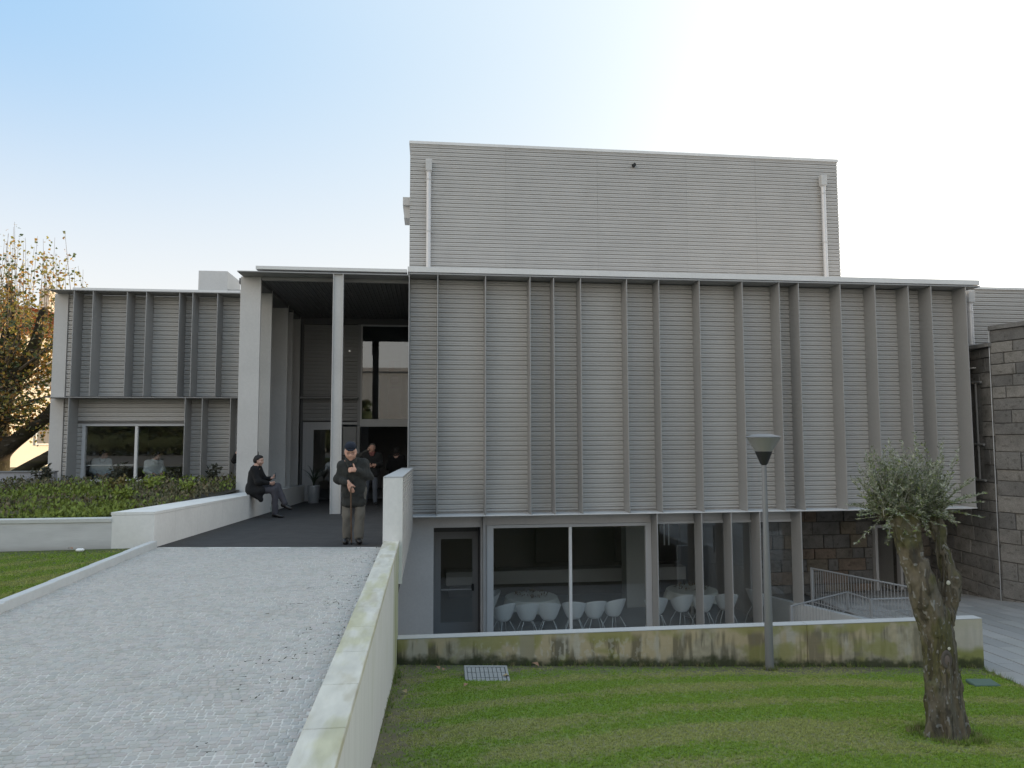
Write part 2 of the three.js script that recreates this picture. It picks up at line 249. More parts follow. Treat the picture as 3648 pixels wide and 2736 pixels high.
// cobbled ramp: sandy joints below, small granite setts above
{
  const pav = new THREE.Group(); pav.name = 'cobbled_pavement'; pav.userData = { kind: 'structure' }; scene.add(pav);
  const joint = tex(512, 512, (u, v) => { const a = pf(u, v, 16, 4, 31), m = smooth(0.64, 0.72, pf(u, v, 6, 4, 77)); return [mix(0.58, 0.42, m) * (0.8 + 0.4 * a), mix(0.56, 0.41, m) * (0.8 + 0.4 * a), mix(0.52, 0.37, m) * (0.8 + 0.4 * a)]; }, { rep: [0.5, 0.5] });
  part('joint_sand', quad(V(-4.0, 0.001, 4), V(-0.62, 0.001, 4), V(-0.62, 0.001, -10.86), V(-4.0, 0.001, -11.3)), mat(1, 1, 1, { map: joint, roughness: 1 }), pav);
  const setts = [0, 1, 2].map((s) => { const g = new RoundedBoxGeometry(1, 1, 1, 1, 0.12), p = g.attributes.position; for (let i = 0; i < p.count; i++) { p.setX(i, p.getX(i) * (1 + 0.12 * (n3(p.getX(i) * 2 + s * 7, p.getZ(i) * 2, 3) - 0.5))); p.setZ(i, p.getZ(i) * (1 + 0.14 * (n3(p.getX(i) * 2, p.getZ(i) * 2 + s * 5, 8) - 0.5))); } g.computeVertexNormals(); return wuv(g); });
  const tones = [0.45, 0.475, 0.50, 0.43, 0.485].map((t, i) => mat(t * (i === 2 ? 1.07 : 1.05), t, t * (i === 3 ? 0.92 : 0.94), { bumpMap: grain, bumpScale: 0.002, roughness: 0.85, map: mottle }));
  const all = [];
  for (let r = 0, z = 0.8; z > -11.3; r++) {
    const d = rr(0.042, 0.052); z -= d;
    for (let x = -3.98 + rr(-0.03, 0.02); x < -0.66;) {
      const w = rr(0.044, 0.068), cz = z + 0.012 * Math.sin(x * 2.1 + r * 0.5) + 0.05 * (fbm(x * 0.7, r * 0.05, 3, 2) - 0.5); x += w;
      if (x > -0.66 || cz < -11.24 + (x + 4) * 0.148) continue;
      if (cz > -2.9 || Math.abs(x) > 0.66 * -cz + 0.5) continue;
      all.push({ x: x - w / 2, z: cz, w: w - rr(0.004, 0.009), d: d - rr(0.003, 0.008), y: 0.0005 + rr(-0.0015, 0.0018), t: Math.floor(rnd() * 5), s: Math.floor(rnd() * 3), e: [rr(-0.04, 0.04), rr(-0.1, 0.1), rr(-0.03, 0.03)], dist: -cz + Math.abs(x + 1.9) * 0.3 });
    }
  }
  all.sort((a, b) => a.dist - b.dist);
  all.slice(0, 300).forEach((c, i) => { const o = part('cobble' + (i ? '_' + String(i).padStart(3, '0') : ''), setts[c.s], tones[c.t], pav); o.position.set(c.x, c.y - 0.02, c.z); o.scale.set(c.w, 0.05, c.d); o.rotation.set(...c.e); });
  for (let s = 0; s < 3; s++) {
    const l = all.slice(300).filter((c) => c.s === s), base = [0.45, 0.475, 0.50, 0.43, 0.485];
    instanced('cobbles', setts[s], mat(1, 1, 1, { bumpMap: grain, bumpScale: 0.002, roughness: 0.85, map: mottle }), l.map((c) => mtx(V(c.x, c.y - 0.02, c.z), eul(...c.e), V(c.w, 0.05, c.d))), pav, l.map((c) => rgb(base[c.t] * (1.01 + 0.08 * rnd()), base[c.t], base[c.t] * (0.91 + 0.05 * rnd()))));
  }
  { // dark moss and dirt in the joints beside the parapet, and thin dry weeds
    const g = new THREE.IcosahedronGeometry(1, 1), L = [], C = []; for (let i = 0; i < 620; i++) { const t = rnd(), z = -3 - rnd() * 7.9, x = -0.67 - Math.pow(rnd(), 2.2) * (0.45 + 0.5 * fbm(z * 2, 1, 1, 2)), along = rnd() < 0.55; if (fbm(x * 2.5, z * 2.2, 8, 3) < 0.53) continue; const l = rr(0.012, 0.05); L.push(mtx(V(x, 0.002, z), eul(0, rr(-0.3, 0.3), 0), along ? V(l, 0.0035, 0.0045) : V(0.0045, 0.0035, l))); const b = rr(0.6, 1.3); C.push(rgb(0.05 * b, 0.052 * b, 0.03 * b)); }
    instanced('joint_moss', wuv(g), mat(1, 1, 1, { roughness: 1 }), L, pav, C);
  }
  // dark asphalt deck of the bridge into the portal
  const asph = tex(512, 512, (u, v) => { const a = 0.041 * (0.7 + 0.6 * pf(u, v, 8, 4, 50)) * (0.75 + 0.5 * pf(u, v, 128, 2, 8)); return [a * 1.02, a, a]; }, { rep: [0.6, 0.6] });
  const dm = mat(1.05, 0.985, 0.96, { map: asph, bumpMap: grain, bumpScale: 0.003, roughness: 0.85 }), dk = [];
  const top = (x, z) => V(x, deckY(z), z), th = (x) => -11.3 + (x + 4.06) * 0.148;
  dk.push(quad(top(-4.08, th(-4.08)), top(-0.62, th(-0.62)), top(-0.62, -30), top(-4.08, -30)), bx(-4.2, -0.5, -1.0, -0.86, -24.5, -11.0));
  struct('bridge_deck', merge(dk), dm);
  const k = thing('path_kerb', 'low pale stone kerb beside the cobbles along the grass strip', 'kerb');
  for (let i = 0, z = -11.28; z < 2; i++) { const L = 0.98, g = rbx(-0.05, 0.05, -0.15, 0.1, 0.004, L - 0.004, 0.012), o = part('kerb_stone' + (i ? '_' + String(i).padStart(3, '0') : ''), g, M.kerb ??= mat(0.56, 0.57, 0.57, { map: mottle, bumpMap: grain, bumpScale: 0.003, roughness: 0.9 }), k); o.position.set(-4.055 + (z + 11.28) * 0.012 + rr(-0.004, 0.004), rr(-0.004, 0.004), z); z += L; }
}

// ---------------------------------------------------------------- outdoor walls
{
  const top = tex(128, 1024, (u, v) => { // moss and lichen on the coping, v runs along the wall in 12 m
    const z = v * 12, f = fbm(u * 3, z * 5, 1, 4), m = smooth(0.50, 0.74, fbm(u * 1.5, z * 1.6, 5, 5) + 0.25 * (f - 0.5) + 0.12 * Math.exp(-Math.pow((z - 4.2) / 1.8, 2))), s = smooth(0.5, 0.72, fbm(u * 2, z * 3 + 9, 8, 4));
    const c = [0.62, 0.60, 0.53], g = [0.40, 0.385, 0.215], b = [0.46, 0.42, 0.32]; return c.map((q, k) => mix(mix(q, b[k], 0.6 * s), g[k], 0.62 * m) * (0.78 + 0.42 * f)); });
  const cap = mat(1, 1, 1, { map: top, bumpMap: grain, bumpScale: 0.002, roughness: 0.95 });
  const out = tex(1024, 256, (u, v) => { // board marks, and moss running down near the far end
    const z = -12 + u * 14, y = v * 3, f = fbm(z * 30, y * 1.2, 2, 3), st = fbm(z * 55, y * 0.25, 6, 2), moss = smooth(-9.0, -10.0, z + 0.5 * (fbm(z * 6, y * 0.8, 3, 3) - 0.5)) * smooth(0.25, 0.5, f) + 0.1 * smooth(0.6, 0.8, fbm(z * 2, y * 2, 12, 3));
    const g = 0.66 * (0.84 + 0.14 * f + 0.16 * st); return [mix(g, 0.26, 0.85 * Math.min(1, moss)), mix(g, 0.29, 0.85 * Math.min(1, moss)), mix(g * 0.98, 0.09, 0.85 * Math.min(1, moss))]; });
  const w = thing('ramp_parapet', 'low white concrete parapet with moss stained coping along the cobbled ramp', 'wall');
  const body = bx(-0.652, -0.438, -4, 0.045, -10.8, 6); { const p = body.attributes.position, n = body.attributes.normal, uv = body.attributes.uv; for (let i = 0; i < p.count; i++) uv.setXY(i, (p.getZ(i) + 12) / 14, (p.getY(i) + 2.6) / 3); }
  part('wall_body', body, mat(1, 1, 1, { map: out, bumpMap: grain, bumpScale: 0.002, roughness: 0.9 }), w);
  for (let i = 0, z = -10.8; z < 5; i++) { const L = 0.68, g = rbx(-0.66, -0.43, 0.045, 0.1, z + 0.003, z + L - 0.003, 0.008), p = g.attributes.position, uv = g.attributes.uv; for (let q = 0; q < p.count; q++) uv.setXY(q, (p.getX(q) + 0.66) / 0.25 + (0.1 - p.getY(q)) * 2, (p.getZ(q) + 10.8) / 12); part('coping_stone' + (i ? '_' + String(i).padStart(3, '0') : ''), g, cap, w); z += L; }

  const wt = tex(1600, 176, (u, v) => { // streaked, mossy concrete facing the lawn: u over 9.2 m, v over 1 m from the foot up
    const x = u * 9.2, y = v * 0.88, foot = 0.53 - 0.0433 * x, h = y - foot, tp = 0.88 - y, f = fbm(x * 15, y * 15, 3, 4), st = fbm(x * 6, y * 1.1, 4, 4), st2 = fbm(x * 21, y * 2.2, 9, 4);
    let c = [0.42, 0.37, 0.27].map((q) => q * (0.72 + 0.56 * f));
    const bl = (t, k) => { c = c.map((q, i) => mix(q, t[i], Math.min(1, Math.max(0, k)))); };
    bl([0.52, 0.42, 0.26], 0.8 * smooth(0.42, 0.64, fbm(x * 2.4, y * 2.5, 15, 4)));
    bl([0.52, 0.50, 0.45], 0.6 * smooth(0.55, 0.72, fbm(x * 5, y * 1.4, 51, 4)));
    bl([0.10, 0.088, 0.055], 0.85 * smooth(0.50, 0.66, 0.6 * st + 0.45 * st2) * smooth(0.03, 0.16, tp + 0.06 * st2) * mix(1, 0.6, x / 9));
    bl([0.30, 0.29, 0.09], 0.7 * smooth(0.50, 0.70, fbm(x * 4.1, y * 4, 21, 4) + 0.20 * smooth(0.22, 0.04, tp)));
    bl([0.50, 0.47, 0.39], 0.75 * smooth(8.2, 8.5, x)); bl([0.24, 0.25, 0.06], 0.9 * smooth(8.3, 8.6, x + 0.5 * (f - 0.5)) * smooth(0.36, 0.22, h + 0.2 * (st - 0.5)));
    bl([0.60, 0.57, 0.50], 0.38 * smooth(0.60, 0.66, fbm(x * 22, y * 13, 33, 3)) * smooth(0.06, 0.12, tp) * smooth(2.4, 0.4, Math.abs(x - 2.4)));
    bl([0.36, 0.32, 0.22], 0.9 * smooth(0.12, 0.09, Math.abs(x - 1.88)));
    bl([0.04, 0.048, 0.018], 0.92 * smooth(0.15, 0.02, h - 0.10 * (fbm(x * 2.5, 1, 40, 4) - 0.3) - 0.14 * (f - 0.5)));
    return c; }, { clamp: true });
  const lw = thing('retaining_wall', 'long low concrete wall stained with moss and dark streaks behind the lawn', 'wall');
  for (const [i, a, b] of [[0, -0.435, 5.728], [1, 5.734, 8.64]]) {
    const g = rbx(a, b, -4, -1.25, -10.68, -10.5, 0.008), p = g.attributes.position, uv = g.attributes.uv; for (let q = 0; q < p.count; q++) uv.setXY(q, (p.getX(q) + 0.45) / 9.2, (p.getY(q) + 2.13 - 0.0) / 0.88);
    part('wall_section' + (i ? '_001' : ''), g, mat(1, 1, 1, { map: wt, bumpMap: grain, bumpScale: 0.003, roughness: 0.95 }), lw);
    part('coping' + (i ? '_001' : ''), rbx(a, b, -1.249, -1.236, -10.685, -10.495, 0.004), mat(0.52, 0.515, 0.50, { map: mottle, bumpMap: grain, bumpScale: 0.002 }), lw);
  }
  const bw = thing('bench_wall', 'wide white concrete wall like a bench beside the dark bridge deck', 'wall');
  const js = [-11.3, -12.21, -13.35, -14.88, -16.6, -18.5, -20.5, -22.5, -24.4], bt = (z) => 0.525 + 0.0384 * (z + 11.3);
  for (let i = 0; i < js.length - 1; i++) {
    const a = js[i] - 0.002, b = js[i + 1] + 0.002, m = M.whitewall;
    const slab = (x0, x1, y0, y1) => { const g = bx(x0, x1, 0, 1, b, a), p = g.attributes.position; for (let q = 0; q < p.count; q++) p.setY(q, bt(p.getZ(q)) + (p.getY(q) > 0.5 ? y1 : y0)); g.computeVertexNormals(); return wuv(g); };
    part('bench_block' + (i ? '_00' + i : ''), slab(-4.672, -4.069, -1.4, -0.046), m, bw);
    part('bench_top' + (i ? '_00' + i : ''), slab(-4.68, -4.065, -0.042, 0), m, bw);
  }
  const stain = tex(512, 128, (u, v) => { const f = fbm(u * 30, v * 6, 3, 4), m = smooth(0.34, 0.05, v - 0.25 * (fbm(u * 9, 1, 7, 4) - 0.4)) * (0.4 + 0.6 * f); const g = 0.58 * (0.86 + 0.25 * f); return [mix(g, 0.17, 0.75 * m), mix(g * 0.99, 0.15, 0.75 * m), mix(g * 0.985, 0.11, 0.75 * m)]; }, { clamp: true });
  const pw = thing('planter_wall', 'pale planter wall with soil splashed foot in front of the planting bed', 'wall');
  { const g = bx(-12, -4.665, -0.6, 0.382, -11.46, -11.3), p = g.attributes.position; for (let q = 0; q < p.count; q++) g.attributes.uv.setXY(q, (p.getX(q) + 12) / 7.3, (p.getY(q) + 0.08) / 0.46); part('wall_body', g, mat(1, 1, 1, { map: stain, bumpMap: grain, bumpScale: 0.002, roughness: 0.9 }), pw); part('coping', rbx(-12, -4.665, 0.382, 0.44, -11.48, -11.285, 0.006), mat(0.60, 0.60, 0.58, { map: mottle }), pw); }
  const gw = thing('garden_wall', 'plain grey garden wall with thin dark coping beside the far planting bed', 'wall');
  part('wall_body', bx(-22, -9.82, -0.5, 0.71, -20.36, -20.2), mat(0.42, 0.41, 0.43, { map: mottle, roughness: 0.9 }), gw);
  part('coping', rbx(-22, -9.8, 0.71, 0.745, -20.38, -20.17, 0.005), mat(0.22, 0.215, 0.21), gw);
  const gb = thing('wall_end', 'short pale wall end standing in the planting bed at the picture edge', 'wall');
  part('wall_body', bx(-18, -10.98, 0, 0.81, -17.6, -17.0), mat(0.60, 0.62, 0.62, { map: mottle, roughness: 0.9 }), gb);
  part('coping', rbx(-18, -10.96, 0.81, 0.84, -17.62, -16.98, 0.005), mat(0.36, 0.38, 0.36), gb);
}

// ---------------------------------------------------------------- the clad building
// horizontal corrugated sheet between x0 and x1, facing +z at plane z
function sheet(x0, x1, y0, y1, z, shear = 0) {
  const pr = [[0, 0], [0.043, 0], [0.046, -0.012], [0.058, -0.012], [0.061, 0], [0.0945, 0], [0.095, -0.04], [0.1115, -0.042], [0.124, 0]], P = []; let y = y1, n = 0;
  const pts = []; while (y > y0) { for (let i = 0; i < pr.length - 1; i++) pts.push([y - pr[i][0], z + pr[i][1]]); y -= 0.124; n++; }
  for (let i = 0; i < pts.length - 1; i++) { const [a, az] = pts[i], [b, bz] = pts[i + 1]; if (b < y0) break; P.push(x0, a, az, x0, b, bz, x1, b + shear, bz, x0, a, az, x1, b + shear, bz, x1, a + shear, az); }
  const g = new THREE.BufferGeometry(); g.setAttribute('position', new THREE.BufferAttribute(new Float32Array(P), 3)); g.computeVertexNormals(); return wuv(g);
}
const B = thing('clad_building', 'modern grey building of corrugated metal with vertical fins and a tall portal', 'building');
let pnl = 0, fnn = 0; const nm = (n, i) => n + (i ? '_' + String(i).padStart(3, '0') : '');
const clad = (x0, x1, y0, y1, z, m = [M.clad, M.cladA, M.cladB][pnl % 3]) => part(nm('cladding_panel', pnl++), sheet(x0, x1, y0, y1, z), m, B);
const fin = (x, y0, y1, z0, z1, t = 0.022, m = M.fin) => part(nm('fin', fnn++), rbx(x - t / 2, x + t / 2, y0, y1, z0, z1, 0.004), m, B);
const FX = [-0.52, 0.20, 1.42, 2.57, 3.19, 3.90, 5.13, 6.0, 7.11, 8.30, 9.34, 9.89, 11.09, 12.10, 13.08, 13.76, 14.80];
{
  // main front: bays between fins
  const zc = -18.52;
  FX.forEach((x, i) => { fin(x, -0.355, 5.726, zc - 0.03, -18.0); const x1 = FX[i + 1] ?? 15.16; clad(x + 0.012, x1 - 0.012, -0.30, 5.70, zc); part(nm('corner_trim', i), bx(x + 0.011, x + 0.03, -0.34, 5.71, zc - 0.02, zc + 0.006), M.fin, B); });
  part('roof_plate', rbx(-0.53, 15.24, 5.73, 5.765, -18.7, -17.99, 0.004), M.plate, B);
  part('foot_plate', rbx(-0.53, 14.83, -0.375, -0.355, -18.7, -17.99, 0.004), M.coping, B);
  part('coping', rbx(-0.56, 15.24, 5.79, 5.925, -18.5, -18.005, 0.006), M.coping, B);
  part('wall', merge([bx(-0.5, 15.2, -0.38, 5.7, -18.75, -18.6), bx(-0.5, 15.2, 5.5, 5.72, -30, -18.6), bx(15.05, 15.2, -0.38, 5.6, -30, -18.7), bx(-0.5, 15.2, -0.46, -0.4, -30, -18.62)]), M.plaster, B);
  part('end_trim', rbx(15.16, 15.2, -0.34, 5.72, -18.6, -18.48, 0.004), M.fin, B);
  // roof volume
  [-0.63, 2.35, 5.3, 8.25, 10.6, 13.47].forEach((x, i, a) => { if (i) clad(a[i - 1], x - 0.004, 5.6, 10.70, -21.8 + (i % 2) * 0.004); });
  part('roof_volume', bx(-0.58, 13.42, 5.7, 10.70, -31, -21.86), M.clad, B);
  part('roof_capping', rbx(-0.66, 13.50, 10.70, 10.79, -31, -21.76, 0.006), M.coping, B);
  part('side_sheet', merge([0, 1].map((s) => { const g = sheet(0, 9.2, 5.6, 10.70, 0); g.rotateY(s ? Math.PI / 2 : -Math.PI / 2).translate(s ? 13.47 : -0.63, 0, s ? -21.8 : -31); return g; })), M.clad, B);
  const pipe = (x, y0, y1, z, i) => {
    const d = part(nm('downpipe', i), merge([rod(V(x, y0, z), V(x, y1 - 0.40, z), 0.075, 0.075, 14), rod(V(x, y1 - 0.40, z), V(x, y1 - 0.34, z), 0.078, 0.095, 14)]), mat(0.66, 0.64, 0.63, { roughness: 0.28, metalness: 0.15 }), B);
    part('hopper', rbx(x - 0.1, x + 0.1, y1 - 0.36, y1, z - 0.1, z + 0.1, 0.02), M.pier, d);
    for (const y of [y1 - 0.62, y1 - 2.25]) part('pipe_clip', merge([new THREE.CylinderGeometry(0.086, 0.086, 0.035, 14).translate(x, y, z), bx(x - 0.13, x + 0.13, y - 0.012, y + 0.012, z - 0.1, z - 0.075)]), M.pier, d);
  };
  pipe(-0.05, 5.9, 10.15, -21.66, 0); pipe(12.87, 5.9, 10.18, -21.66, 1); pipe(15.5, 4.2, 5.78, -18.72, 2);
  part('vent_pipe', merge([rod(V(6.49, 10.30, -21.9), V(6.49, 10.28, -21.66), 0.055, 0.055, 14)]), M.black, B);
  part('wall_cabinet', merge([rbx(-0.86, -0.62, 8.88, 9.14, -23.2, -22.2, 0.01), bx(-0.82, -0.64, 8.50, 8.88, -23.1, -22.3)]), M.pier, B);
  part('roof_sheet', bx(-0.5, 15.2, 5.72, 5.76, -30, -18.6), M.plaster, B);
  // right hand rear volume above the stone house
  clad(15.1, 24, 4.0, 5.93, -19.2); part('coping_001', rbx(15.0, 24, 5.93, 6.0, -19.6, -19.16, 0.005), M.coping, B); part('wall_001', bx(15.1, 24, 4.0, 5.93, -26, -19.26), M.plaster, B);
}
{
  // portal: canopy, piers, column
  part('canopy_plate', rbx(-4.72, -0.54, 5.69, 5.72, -18.6, -17.99, 0.004), M.plate, B);
  part('canopy_coping', rbx(-4.29, -0.58, 5.775, 5.86, -18.5, -18.02, 0.005), M.coping, B);
  part('canopy_beam', rbx(-4.25, -0.54, 5.60, 5.685, -18.60, -18.50, 0.004), M.plate, B);
  const c = sheet(0, 5.9, -4.25, -0.55, 0); // ribs run front to back under the canopy
  { const p = c.attributes.position; for (let i = 0; i < p.count; i++) p.setXYZ(i, p.getY(i), 5.60 - p.getZ(i), -18.6 - p.getX(i)); c.deleteAttribute('normal'); c.computeVertexNormals(); }
  part('canopy_ceiling', c, M.ceil, B);
  part('side_beam', bx(-4.82, -4.27, 5.52, 5.66, -24.4, -18.58), M.ceil, B);
  part('canopy_roof', bx(-4.7, -0.5, 5.66, 5.69, -30, -18.6), M.plaster, B);
  [-18.52, -19.82, -22.07, -22.83, -24.15].forEach((z, i) => part(nm('pier', i), rbx(i ? -4.76 : -4.765, -4.265, deckY(z) + 0.45, i ? 5.60 : 5.688, z - 0.06, z, 0.005), M.pier, B));
  const sg = part('side_window', bx(-4.79, -4.77, 0.2, 5.5, -24.3, -18.6), M.glass, B);
  for (const z of [-20.9, -23.4]) part('mullion', bx(-4.80, -4.74, 0.2, 5.5, z - 0.03, z + 0.03), M.dframe, sg);
  const col = grp('column', B), cy = deckY(-18);
  part('flange', rbx(-2.405, -2.388, cy, 5.69, -18.12, -17.99, 0.003), M.pier, col); part('flange', rbx(-2.168, -2.15, cy, 5.69, -18.12, -17.99, 0.003), M.pier, col); part('web', bx(-2.388, -2.168, cy, 5.69, -18.075, -18.05), M.pier, col);
  fin(-2.397, 5.05, 5.69, -18.5, -18.12);
  // back wall of the porch, z = -24.4
  const zb = -24.4;
  clad(-4.20, -2.40, 2.96, 5.38, zb, M.plate); clad(-4.20, -2.40, 2.12, 2.88, zb, M.plate);
  part('ledge', rbx(-4.26, -2.36, 2.88, 2.93, zb - 0.1, zb + 0.35, 0.004), M.plate, B);
  part('corner_post', rbx(-2.40, -2.30, -0.6, 5.4, zb - 0.1, zb + 0.06, 0.004), M.dframe, B);
  part('wall_002', merge([bx(-4.9, -2.4, 2.06, 5.6, zb - 0.25, zb - 0.1), bx(-4.9, -0.5, 5.40, 5.6, zb - 0.2, zb + 0.02), bx(-4.25, -4.18, -0.6, 5.6, zb - 0.1, zb + 0.03)]), M.ceil, B);
  const up = grp('upper_window', B);
  part('frame', merge([bx(-2.3, -0.5, 1.95, 2.2, zb - 0.06, zb + 0.06), bx(-2.3, -2.25, 2.2, 5.4, zb - 0.05, zb + 0.05), bx(-2.25, -0.5, 5.35, 5.4, zb - 0.05, zb + 0.05)]), M.frame, up);
  part('pane', bx(-2.25, -0.5, 2.2, 5.35, zb - 0.01, zb), new THREE.MeshPhysicalMaterial({ color: rgb(0.5, 0.55, 0.57), roughness: 0.015, transmission: 1, ior: 2.1, side: THREE.DoubleSide }), up);
  const dr = grp('entrance_door', B), fl = deckY(zb);
  part('frame', merge([bx(-4.16, -4.06, fl, 2.10, zb - 0.05, zb + 0.06), bx(-4.06, -2.40, 2.02, 2.10, zb - 0.05, zb + 0.06), bx(-4.06, -3.82, fl, 2.02, zb - 0.03, zb + 0.03), bx(-3.82, -3.10, 1.85, 2.02, zb - 0.03, zb + 0.03), bx(-3.10, -2.98, fl, 2.02, zb - 0.03, zb + 0.03)]), M.frame, dr);
  part('pane', bx(-3.82, -3.10, fl + 0.1, 1.85, zb - 0.01, zb), M.glass, dr);
  part('door_panel', rbx(-2.86, -2.42, fl + 0.05, 1.95, zb - 0.02, zb + 0.03, 0.005), M.plate, dr);
  part('handle', rod(V(-2.95, fl + 0.9, zb + 0.09), V(-2.95, fl + 1.4, zb + 0.09), 0.015), M.steel, dr);
  // lobby behind
  part('lobby', merge([bx(-4.9, -0.4, fl - 0.15, fl - 0.05, -31, zb - 0.1), bx(-5, -4.9, -0.6, 5.6, -31, zb - 0.1), bx(-5, -0.4, -0.6, 5.7, -31.2, -31), bx(-5, -0.4, 5.5, 5.65, -31, zb - 0.2), bx(-0.54, -0.44, -0.9, 5.7, -31, -18.76)]), M.room, B);
  part('lobby_partition', merge([bx(-2.1, -1.5, 2.1, 4.6, -28.1, -28), bx(-3.6, -2.4, -0.6, 2.2, -29, -28.9)]), mat(0.45, 0.48, 0.52), B);
  part('wall_lamp', bx(-2.70, -2.65, 4.48, 4.51, zb + 0.02, zb + 0.1), new THREE.MeshStandardMaterial({ color: rgb(0.9, 0.9, 0.85), emissive: rgb(1, 0.95, 0.85), emissiveIntensity: 0.25 }), B);
}
{
  // left wing, two storeys of bays
  const zl = -20.4, zc = -20.92, U = [-9.61, -9.12, -8.24, -7.74, -6.87, -6.52, -5.86], L = [-9.63, -6.64, -6.19, -5.44];
  U.forEach((x) => fin(x, 2.735, 5.61, zc - 0.03, zl, 0.02)); L.forEach((x) => fin(x, 0.2, 2.69, zc - 0.03, zl, 0.02));
  part('wing_pier', rbx(-10.335, -9.98, 2.735, 5.61, zc - 0.05, zc + 0.03, 0.005), M.pier, B); part('wing_pier_001', rbx(-10.335, -9.99, 0.1, 2.69, zc - 0.05, zc + 0.03, 0.005), M.pier, B);
  [-9.98, ...U].forEach((x, i) => clad(x + 0.012, (U[i] ?? -4.78) - 0.012, 2.75, 5.59, zc));
  clad(-9.98, -9.64, 0.2, 2.68, zc); clad(-9.62, -6.65, 2.02, 2.68, zc); clad(-9.62, -9.48, 0.2, 2.0, zc); clad(-6.63, -6.2, 0.2, 2.68, zc); clad(-6.18, -5.45, 0.2, 2.68, zc); clad(-5.43, -4.78, 0.2, 2.68, zc);
  part('wing_plate', rbx(-10.27, -4.78, 5.61, 5.635, zc - 0.1, zl + 0.01, 0.004), M.plate, B); part('wing_plate_001', rbx(-10.23, -4.78, 2.69, 2.712, zc - 0.1, zl + 0.01, 0.004), M.plate, B);
  part('wing_coping', rbx(-9.7, -4.78, 5.65, 5.715, zc - 0.3, zl - 0.1, 0.005), M.coping, B);
  part('wing_wall', merge([bx(-10.3, -4.8, 2.6, 5.6, zc - 0.2, zc - 0.1), bx(-10.3, -9.47, -0.4, 2.7, zc - 0.2, zc - 0.1), bx(-9.47, -6.70, 1.98, 2.7, zc - 0.2, zc - 0.1), bx(-9.47, -6.70, -0.4, 0.40, zc - 0.2, zc - 0.04), bx(-6.7, -4.8, -0.4, 2.7, zc - 0.2, zc - 0.1), bx(-10.32, -10.2, -0.4, 5.6, -27.5, zc - 0.06), bx(-10.3, -4.9, -0.4, 5.6, -27.6, -27.5), bx(-10.3, -4.8, 5.5, 5.6, -27.5, zc - 0.1), bx(-10.2, -4.9, 2.6, 2.75, -27.5, zc - 0.2), bx(-10.2, -4.9, -0.5, -0.4, -27.5, zc - 0.2), bx(-5.0, -4.9, -0.4, 5.5, -27.5, zc - 0.2)]), M.room, B);
  const w = grp('wing_window', B);
  part('frame', merge([bx(-9.475, -9.39, 0.42, 1.985, zc - 0.06, zc + 0.05), bx(-9.39, -6.72, 1.935, 1.985, zc - 0.06, zc + 0.05)]), M.frame, w);
  part('mullion', rbx(-8.10, -8.03, 0.46, 1.935, zc - 0.05, zc + 0.04, 0.004), M.coping, w);
  part('sill', rbx(-9.5, -6.66, 0.40, 0.46, zc - 0.06, zc + 0.12, 0.005), M.coping, w);
  part('pane', bx(-9.39, -8.10, 0.46, 1.935, zc - 0.02, zc - 0.012), M.glass, w); part('pane', bx(-8.03, -6.70, 0.46, 1.935, zc - 0.02, zc - 0.012), M.glass, w);
  part('guard_rail', bx(-9.39, -8.1, 0.845, 0.865, zc - 0.1, zc - 0.08), M.coping, w);
  const rb = grp('roof_hood', B); part('hood', rbx(-7.51, -6.6, 5.6, 7.05, -25.6, -24.0, 0.01), M.pier, rb); part('duct', bx(-6.6, -6.1, 6.32, 6.46, -25, -24.1), M.fin, rb);
}
